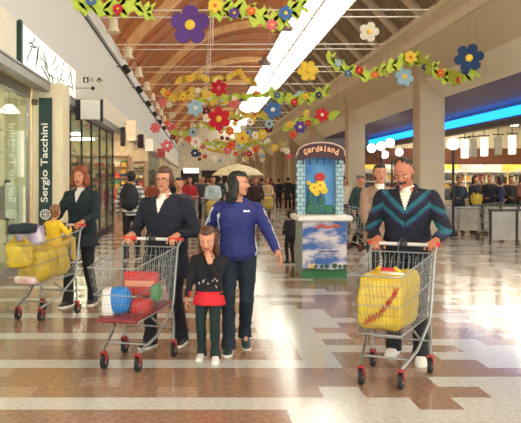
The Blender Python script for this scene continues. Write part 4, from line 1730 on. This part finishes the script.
# hanging light boxes
for k, (px, lit) in enumerate(((465.5, 1), (474, 0), (485, 1), (499, 0), (513, 1))):
    x, z0 = PX(px, 158 - k, 28)
    t = empty('hanging_light_box', (x, 28, z0), 0, '%s hanging box light over the checkouts, number %s from the first column' % ('lit white' if lit else 'unlit grey', ['one', 'two', 'three', 'four', 'five'][k]), 'ceiling light')
    w_ = .11
    MB().box(-w_, w_, 0, .16, 0, .64, bev=.01).build('light_body', emis('box_light', (255, 246, 220), 1.6) if lit else mat('box_unlit', (150, 146, 132), .5), t)
    b = MB()
    b.tube([(0, .08, .62), (0, .08, 4.3 - z0)], .015, 6)
    b.tube([(-.2, .08, .72), (.2, .08, .72)], .02, 6)
    b.build('suspension', M_dark, t)

# ================================================================== checkouts, shelving, market signs
M_barr = mat('barrier_panel', (176, 170, 156), .35, rgb2=(150, 146, 134), scale=3)


def checkout(x0, x1, y, h, label, dark=True):
    t = empty('checkout_barrier', (x0, y, 0), 0, label, 'checkout barrier')
    L = x1 - x0
    n = max(1, int(round(L / .55)))
    for k in range(n):
        MB().box(L * k / n + .03, L * (k + 1) / n - .03, 0, .05, .12, h - .06, bev=.008).build('panel', M_barr, t)
    for k in range(n + 1):
        MB().tube([(L * k / n, .03, 0), (L * k / n, .03, h)], .028, 8).build('post', M_dark if dark else M_alu, t)
    MB().box(-.03, L + .03, -.02, .1, h - .05, h, bev=.01).build('top_rail', M_dark if dark else M_alu, t)


checkout(6.75, 7.95, 22.6, .80, 'pale panelled barrier with metal rail right beside the first column', False)
checkout(6.95, 8.2, 19.0, .0 + .86, 'dark framed pale barrier at the picture edge', True)
checkout(8.15, 10.2, 22.9, .85, 'long barrier in front of the queue of shoppers', True)
checkout(7.4, 8.6, 31.0, .9, 'barrier between the first and second columns', True)
for k in range(5):
    x, y = 8.6 + 1.55 * k, 27.6
    t = empty('checkout_desk', (x, y, 0), 0, 'checkout desk with dark belt behind the shoppers, number %s from the first column' % ['one', 'two', 'three', 'four', 'five'][k], 'checkout desk')
    MB().box(-.4, .4, 0, 1.8, 0, .86, bev=.02).build('desk_body', mat('desk_cream', (196, 184, 158), .5), t)
    MB().box(-.3, .3, .1, 1.7, .86, .89).build('belt', M_dark, t)
    MB().box(.1, .38, .8, 1.1, .89, 1.25, bev=.03).build('till', mat('till_grey', (96, 96, 100), .5), t)
    b = MB()
    b.tube([(-.35, 1.7, .8), (-.35, 1.7, 1.92)], .02, 6)
    b.box(-.55, -.15, 1.66, 1.72, 1.86, 2.12, bev=.01)
    b.build('number_sign', mat('lane_sign', (236, 210, 96) if k in (2, 3) else (226, 224, 206), .5, emit=.3) if k not in (2, 3) else mat('lane_sign_y', (240, 204, 84), .5, emit=.3), t)
for k in range(8):
    x, y = 7.4 + 1.25 * k, 39.8
    t = empty('shelf_unit', (x, y, 0), 0, 'tall supermarket shelf unit of mixed goods by the back wall, number %s from the left' % ['one', 'two', 'three', 'four', 'five', 'six', 'seven', 'eight'][k], 'shelf')
    f = MB()
    f.box(-.6, .6, .4, .45, 0, 2.1)
    for q in range(5):
        f.box(-.6, .6, 0, .45, .12 + .45 * q, .16 + .45 * q)
    f.build('shelf_frame', M_white, t)
    random.seed(50 + k)
    for q in range(4):
        g = MB()
        x_ = -.58
        while x_ < .5:
            w_ = random.uniform(.08, .2)
            g.box(x_, x_ + w_ - .01, .05, .35, .16 + .45 * q, .16 + .45 * q + random.uniform(.2, .36), random.randint(0, 4))
            x_ += w_
        o = g.build('packed_goods', [mat('goods_%d' % i, c, .6) for i, c in enumerate(((206, 196, 170), (150, 70, 56), (196, 160, 76), (70, 76, 96), (96, 84, 70)))], t)
        o['kind'] = 'stuff'
    MB().box(-.6, .6, -.02, .03, 2.1, 2.32).build('header_board', mat('head_%d' % (k % 3), [(240, 232, 200), (246, 214, 90), (236, 240, 226)][k % 3], .5, emit=.35), t)

# cream sun umbrella in the middle of the hall
t = empty('sun_umbrella', (1.55, 31.0, 0), 0, 'wide cream sun umbrella standing in the middle of the crowd', 'umbrella')
b = MB()
n = 16
rr = []
for r_, z_ in ((.03, 2.17), (.35, 2.10), (.7, 1.97), (.98, 1.74), (.97, 1.72), (.68, 1.94), (.33, 2.07), (.03, 2.12)):
    rr.append([(r_ * math.cos(2 * PI * j / n) * (1 if j % 2 else 1.03), r_ * math.sin(2 * PI * j / n) * (1 if j % 2 else 1.03), z_) for j in range(n)])
b.rings(rr)
b.build('canopy', mat('umbrella_cream', (240, 228, 186), .8), t, smooth=True)
MB().tube([(0, 0, .08), (0, 0, 2.2)], .022, 8).build('pole', M_white, t)
MB().lathe([(.25, 0), (.25, .06), (.05, .1), (.04, .25)], 16).build('base', M_dark, t)

# ================================================================== goods in the left shops
def rail(y, x0, x1, label, seed, z=1.35, pal=None):
    t = empty('clothes_rail', ((x0 + x1) / 2, y, 0), 0, label, 'clothes rail')
    w_ = (x1 - x0) / 2
    b = MB()
    for s_ in (-1, 1):
        b.tube([(w_ * s_, -.2, .02), (w_ * s_, .2, .02)], .015, 6)
        b.tube([(w_ * s_, 0, .02), (w_ * s_, 0, z)], .015, 6)
    b.tube([(-w_, 0, z), (w_, 0, z)], .014, 6)
    b.build('rail_frame', M_alu, t)
    return t


garm = {}
random.seed(31)
PALG = {'red': (196, 48, 52), 'navy': (34, 44, 84), 'white': (226, 220, 208), 'olive': (108, 110, 62), 'yellow': (222, 178, 62), 'teal': (34, 100, 110), 'brown': (112, 72, 48), 'pink': (222, 128, 140), 'black': (30, 28, 32), 'green': (62, 128, 80)}


def garment(x, y, z, c, label, group):
    if c not in garm:
        t = empty('hanging_garment', (0, 0, 0), 0, label, 'garment', group)
        g = MB()
        # seen edge-on shoulders to hem, modelled as a draped shirt 10 cm thick
        P = [(-.05, 0), (-.21, -.05), (-.30, -.32), (-.235, -.35), (-.2, -.2), (-.215, -.72), (.215, -.72), (.2, -.2), (.235, -.35), (.30, -.32), (.21, -.05), (.05, 0)]
        g.prism(P, -.03, .03, 'x')
        g.build('cloth', mat('garment_' + c, PALG[c], .85, var=.2), t)
        h = MB()
        h.tube([(0, -.18, -.05), (0, 0, .03), (0, .18, -.05)], .007, 5)
        h.tube([(0, 0, .03), (0, 0, .08), (0, .03, .11), (0, .05, .08)], .004, 5)
        h.build('hanger', M_alu, t)
        garm[c] = t
        o = t
    else:
        o = copy_tree(garm[c])
        tag(o, label, 'garment', group)
    o.location = (x, y, z - .11)
    o.rotation_euler = (0, 0, random.uniform(-.15, .15))
    return o


cs = list(PALG)
for k, (y, x0, x1, nm) in enumerate(((12.6, -5.2, -3.6, 'behind the nearest window'), (17.0, -4.9, -3.2, 'just right of the cream pier'), (19.6, -4.9, -3.2, 'behind the middle dark framed panes'), (22.6, -4.9, -3.1, 'behind the last dark framed panes'), (27.2, -4.9, -3.0, 'in the open shop with red goods'), (30.2, -4.9, -3.0, 'second in the open shop'), (36.5, -4.9, -3.0, 'in the next open shop'), (40.0, -4.9, -3.0, 'in the farthest open shop'))):
    rail(y, x0, x1, 'steel clothes rail ' + nm, k)
    n = 9
    for j in range(n):
        c = cs[(k * 3 + j * 7) % 10] if k not in (4, 5) else ['red', 'pink', 'white', 'red', 'brown'][j % 5]
        garment(x0 + .12 + (x1 - x0 - .24) * j / (n - 1), y, 1.35, c, '%s garment on the clothes rail %s' % (c, nm), 'garments on the rail ' + nm)
# wall shelves with folded stacks
for k, (y0, y1, nm) in enumerate(((15.4, 19.8, 'right of the cream pier'), (20.2, 25.2, 'behind the last dark framed panes'), (26.2, 33.6, 'in the open shop'), (34.6, 43.4, 'in the next open shop'))):
    t = empty('wall_shelf', (-5.95, y0, 0), 0, 'wall shelving with folded clothes ' + nm, 'shelf')
    f = MB()
    L = y1 - y0
    for z_ in (.4, .85, 1.3, 1.75, 2.2, 2.6):
        f.box(0, .45, 0, L, z_, z_ + .03)
    f.build('boards', mat('shelf_oak', (190, 140, 90), .5), t)
    random.seed(80 + k)
    for z_ in (.4, .85, 1.3, 1.75, 2.2):
        g = MB()
        yy = .1
        while yy < L - .3:
            hh_ = random.uniform(.1, .34)
            q = random.randint(0, 5)
            for s_ in range(int(hh_ / .045)):
                g.box(.06, .4, yy + random.uniform(0, .015), yy + .28, z_ + .03 + s_ * .045, z_ + .07 + s_ * .045, (q + s_ // 3) % 6)
            yy += .34
        o = g.build('folded_clothes', [mat('fold_%d' % i, c, .85) for i, c in enumerate(((200, 60, 56), (226, 218, 200), (50, 66, 110), (214, 176, 80), (90, 126, 84), (188, 120, 110)))], t)
        o['kind'] = 'stuff'
for k, (y0, nm) in enumerate(((33.55, 'facing us at the end of the first open shop'), (43.55, 'facing us at the end of the next open shop'), (55.5, 'facing us far down the left side'))):
    t = empty('wall_shelf', (-5.9, y0, 0), 0, 'shelving with folded clothes ' + nm, 'shelf')
    f = MB()
    for z_ in (.3, .75, 1.2, 1.65, 2.1, 2.55):
        f.box(0, 3.0, 0, .42, z_, z_ + .03)
    for q in range(4):
        f.box(q * .99, q * .99 + .03, 0, .42, 0, 2.6)
    f.build('boards', mat('shelf_oak', (190, 140, 90), .5), t)
    random.seed(180 + k)
    g = MB()
    for z_ in (.3, .75, 1.2, 1.65, 2.1):
        yy = .06
        while yy < 2.7:
            hh_ = random.uniform(.12, .36)
            q = random.randint(0, 5)
            for s_ in range(int(hh_ / .05)):
                g.box(yy + random.uniform(0, .015), yy + .22, .04, .38, z_ + .03 + s_ * .05, z_ + .075 + s_ * .05, (q + s_ // 3) % 6)
            yy += .26
    o = g.build('folded_clothes', [mat('fold_%d' % i, c, .85) for i, c in enumerate(((200, 60, 56), (226, 218, 200), (50, 66, 110), (214, 176, 80), (90, 126, 84), (188, 120, 110)))], t)
    o['kind'] = 'stuff'
# end of the hall: dark shop openings and a white lit fascia
b = MB()
for x0, x1 in ((-2.4, .1), (.5, 3.0), (3.4, 5.9)):
    b.box(x0, x1, END - .1, END, 0, 2.9)
struct(b.build('door_1', mat('dark_opening', (46, 40, 38), .6)), 'dark shop openings at the end of the hall', 'openings')
t = empty('lit_fascia', (-.5, 58, 2.05), 0, 'white lit kiosk sign seen far down the hall over the crowd', 'sign')
MB().box(-.55, .55, 0, .2, 0, .36, bev=.02).build('sign_face', emis('sign_far', (250, 246, 232), 1.2), t)
for x in (-.5, .5):
    MB().tube([(x, .1, -2.05), (x, .1, .05)], .04, 8).build('post', M_dark, t)
# nearest window: pendant lamp, white display boards, mannequin
t = empty('pendant_lamp', (-3.3, 14.0, 2.72), 0, 'white dome pendant lamp glowing in the nearest shop window', 'lamp')
b = MB()
b.lathe([(.02, .16), (.06, .15), (.14, .08), (.19, .0), (.17, .0), (.02, .1)], 18)
b.build('shade', emis('lamp_shade_lit', (255, 244, 220), 2.0), t, smooth=True)
MB().tube([(0, 0, .15), (0, 0, .45)], .008, 6).build('cord', M_dark, t)
for k, (px0, px1, z0, z1) in enumerate(((5, 17, .9, 1.5), (12, 24, 1.6, 2.4), (14, 25, .7, 1.45))):
    d = 13.6 + .2 * k
    b = MB()
    b.box((px0 - 198) * d / F, (px1 - 198) * d / F, d, d + .04, z0, z1, bev=.005)
    b.tube([((px0 + px1 - 396) / 2 * d / F, d + .02, 0), ((px0 + px1 - 396) / 2 * d / F, d + .02, z0)], .012, 6)
    tag(b.build('display_board', mat('board_white', (236, 232, 216), .5)), ['low white display board in the nearest shop window', 'tall upper white display board in the nearest shop window', 'white display board beside the cream pier'][k], 'display board')
t = empty('clothes_mannequin', (-3.36, 14.1, 0), 0, 'dark dressed headless mannequin at the edge of the nearest window', 'mannequin')
b = MB()
b.lathe([(.12, .85), (.17, .95), (.14, 1.1), (.17, 1.3), (.18, 1.4), (.06, 1.46), (.05, 1.55), (.02, 1.56)], 18)
b.build('torso', mat('mannequin_navy', (30, 34, 54), .8), t, smooth=True)
b = MB()
b.tube([(0, 0, 0), (0, 0, .9)], .02, 8)
b.lathe([(.18, 0), (.18, .02), (.03, .05), (.02, .1)], 18)
b.build('stand', M_alu, t)
t = empty('potted_tree', (-3.7, 13.9, 0), 0, 'leafy indoor tree seen high in the nearest shop window', 'plant')
MB().lathe([(.16, 0), (.2, .35), (.18, .35), (.02, .32)], 16).build('pot', mat('terracotta', (170, 96, 66), .7), t, smooth=True)
MB().tube([(0, 0, .3), (.03, .02, 1.2), (0, 0, 2.3)], .025, 6).build('trunk', mat('bark', (100, 76, 54), .8), t)
b = MB()
random.seed(9)
for k in range(240):
    p = Vector((random.gauss(0, .18), random.gauss(0, .2), random.uniform(1.9, 2.9)))
    a = Vector((random.uniform(-1, 1), random.uniform(-1, 1), random.uniform(-.6, .4))).normalized() * .1
    c = a.cross(Vector((0, 0, 1))).normalized() * .03
    b.add([p, p + a * .5 + c, p + a, p + a * .5 - c], [(0, 1, 2, 3)])
o = b.build('foliage', mat('foliage', (112, 140, 66), .6, rgb2=(150, 110, 60)), t)

# ================================================================== the crowd
def P(label, px, Y, H, top, bottom, hair, rz=PI, lod=2, **k):
    X = (px - 198) * Y / F
    return person(label, X, Y, rz, H, top, bottom, hair, lod=lod, **k)


walk = {1: (.09, .14, 0), -1: (-.09, -.14, 0)}
P('person in a dark green coat and flat cap near the second column', 357, 18.6, 1.70, (40, 60, 58), (36, 36, 42), ('cap', 'grey'), rz=PI + .9, hem=.6, feet=walk, lean=.1)
P('small child in a dark coat beside the castle stand', 290.5, 14.9, 1.0, (30, 34, 36), (30, 30, 34), ('bob', 'dark'), rz=.3, child=True, lod=2)
P('person in a crimson jacket walking toward us beyond the navy coat', 190, 26, 1.68, (176, 40, 54), (50, 40, 46), ('bob', 'black'), feet=walk, hands={1: (.15, .3, .98), -1: (-.15, .3, .98)})
P('person in a pale blue and white jacket under the umbrella edge', 213, 24, 1.70, (186, 200, 204), (60, 64, 70), ('short', 'dark'), feet=walk, hands={1: (.15, .3, .98), -1: (-.15, .3, .98)})
P('person in a beige coat pushing a trolley of yellow bags', 267, 30, 1.68, (198, 170, 130), (70, 56, 46), ('bob', 'brown'), hem=.6, feet=walk, hands={1: (.15, .3, .98), -1: (-.15, .3, .98)})
P('person in a long black coat standing past the first far columns', 288, 42, 1.74, (26, 28, 32), (30, 30, 34), ('short', 'dark'), rz=0, hem=.5)
P('person in a short dark jacket left of the long black coat', 279, 43, 1.66, (38, 40, 50), (40, 38, 42), ('short', 'black'), rz=.3)
P('dark dressed person close to the castle stand tower', 295.5, 40, 1.68, (30, 34, 44), (34, 34, 40), ('bob', 'dark'), rz=PI)
P('person in a dark brown coat behind the blue tracksuit', 256, 28, 1.68, (64, 48, 42), (40, 36, 38), ('short', 'dark'), rz=PI - .3)
P('person with dark hair peeping past the navy coat shoulder', 179, 13.5, 1.62, (70, 64, 72), (40, 40, 46), ('short', 'dark'), lod=1, feet=walk)
P('person in a grey overcoat left of the crimson jacket', 203, 31, 1.72, (66, 66, 74), (40, 40, 44), ('short', 'grey'), hem=.6)
P('person in a dark green anorak near the far left shops', 162, 30, 1.70, (40, 66, 56), (36, 38, 44), ('short', 'dark'), feet=walk)
P('person in a rust jacket near the far left shops', 152, 27, 1.64, (150, 76, 48), (50, 44, 44), ('bob', 'brown'), rz=.4, feet=walk)
P('person in a dark jacket and white cap of hair by the umbrella pole', 246, 34, 1.70, (44, 46, 58), (40, 40, 46), ('short', 'grey'))
P('person in a cream pullover behind the moustached man', 345, 25, 1.66, (206, 196, 170), (60, 56, 56), ('bob', 'dark'), rz=PI)
random.seed(77)
pal = [((34, 38, 52), 'dark blue'), ((120, 40, 44), 'wine red'), ((60, 60, 66), 'charcoal'), ((176, 160, 132), 'sand'), ((44, 70, 64), 'bottle green'), ((200, 196, 188), 'off white'), ((84, 60, 48), 'brown'), ((52, 62, 110), 'royal blue')]
far = [(172, 38), (184, 44), (196, 40), (208, 46), (220, 38), (228, 48), (236, 41), (251, 46), (262, 40), (271, 52), (186, 56), (200, 60), (214, 64), (228, 60), (242, 66), (174, 50), (166, 44), (256, 60)]
ordn = ['near row', 'second row', 'slim figure', 'third row', 'small figure', 'half hidden', 'taller than the rest', 'fourth row', 'partly covered', 'far row', 'at the back', 'tiny figure', 'last row', 'faint figure', 'deepest row', 'by the shop wall', 'next to the wall shopper', 'under the far columns']
place = ['beside the left shops', 'behind the crimson jacket', 'in the middle of the aisle', 'under the umbrella', 'right of the umbrella']
for k, (px, Y) in enumerate(far):
    c, nm = pal[k % 8]
    h_ = [('short', 'dark'), ('bob', 'brown'), ('short', 'black'), ('bob', 'red')][k % 4]
    q = 0 if px < 176 else 1 if px < 195 else 2 if px < 212 else 3 if px < 245 else 4
    P('distant shopper in %s, %s hair, %s, %s' % (nm, h_[1], place[q], ordn[k]), px, Y, 1.6 + .03 * (k % 5), c, (44, 42, 48), h_, rz=random.choice((PI, 0, PI + .5, .4)), feet=walk if k % 2 else None)
mk_ = [(459, 23.6, (44, 54, 66), 'grey blue', 'dark', 'right beside the first column'), (474, 24.0, (34, 36, 44), 'black', 'dark', 'with a yellow bag held at the waist'), (490, 25.2, (40, 46, 50), 'dark grey', 'brown', 'in the middle of the queue'),
       (500, 23.4, (30, 40, 76), 'navy and white', 'black', 'next to the dark grey one'), (511, 24.9, (44, 44, 50), 'charcoal', 'dark', 'near the picture edge'), (521, 23.9, (110, 70, 60), 'russet', 'brown', 'cut by the picture edge'),
       (482, 26.6, (120, 108, 96), 'taupe', 'grey', 'behind the queue'), (505, 26.9, (90, 40, 44), 'maroon', 'dark', 'behind the queue at the right'), (418, 33, (60, 60, 70), 'slate', 'dark', 'seen left of the first column'), (338, 36, (40, 44, 56), 'dark slate', 'dark', 'between the far columns')]
for k, (px, Y, c, nm, hc_, wh) in enumerate(mk_):
    P('shopper in %s at the checkouts %s' % (nm, wh), px, Y, 1.68 + .03 * (k % 3), c, (40, 40, 46), (['short', 'bob'][k % 2], hc_), rz=[PI, PI + .6, PI - .5, 1.2][k % 4], hands={1: (.15, .28, 1.02), -1: (-.15, .28, 1.02)})
crumple('carrier_bag', 'yellow carrier bag held by the black clad shopper at the checkouts', 'bag', Matrix.Translation(((476 - 198) * 23.62 / F, 23.62, .98)), (.3, .22, .3), M_ybag, .03, 31)
# the trolley pushed by the beige coat, with its bag
xb = (267 - 198) * 30 / F
trolley('distant trolley carrying a yellow bag pushed by the beige coat', xb - .05, 29.2, PI + .05, detail=False)
crumple('carrier_bag', 'yellow carrier bag in the distant trolley of the beige coat', 'bag', Matrix.Translation((xb - .05, 29.1, .72)), (.36, .4, .4), M_ybag, .03, 33)
xb = (190 - 198) * 26 / F
trolley('distant trolley pushed by the person in the crimson jacket', xb, 25.2, PI, detail=False)
xb = (212 - 198) * 24 / F
trolley('trolley pushed by the person in pale blue and white', xb, 23.2, PI + .1, detail=False)
crumple('carrier_bag', 'yellow carrier bag in the trolley of the pale blue and white jacket', 'bag', Matrix.Translation((xb - .02, 23.1, .72)), (.34, .4, .4), M_ybag, .03, 34)
xb = (352 - 198) * 17.8 / F
trolley('empty looking trolley beside the person in the flat cap', xb, 17.6, PI + .7, detail=False)
xb = (484 - 198) * 21.8 / F
trolley('dark wheeled empty trolley by the checkout barriers', xb, 21.4, 1.2, detail=False, red_caps=False)
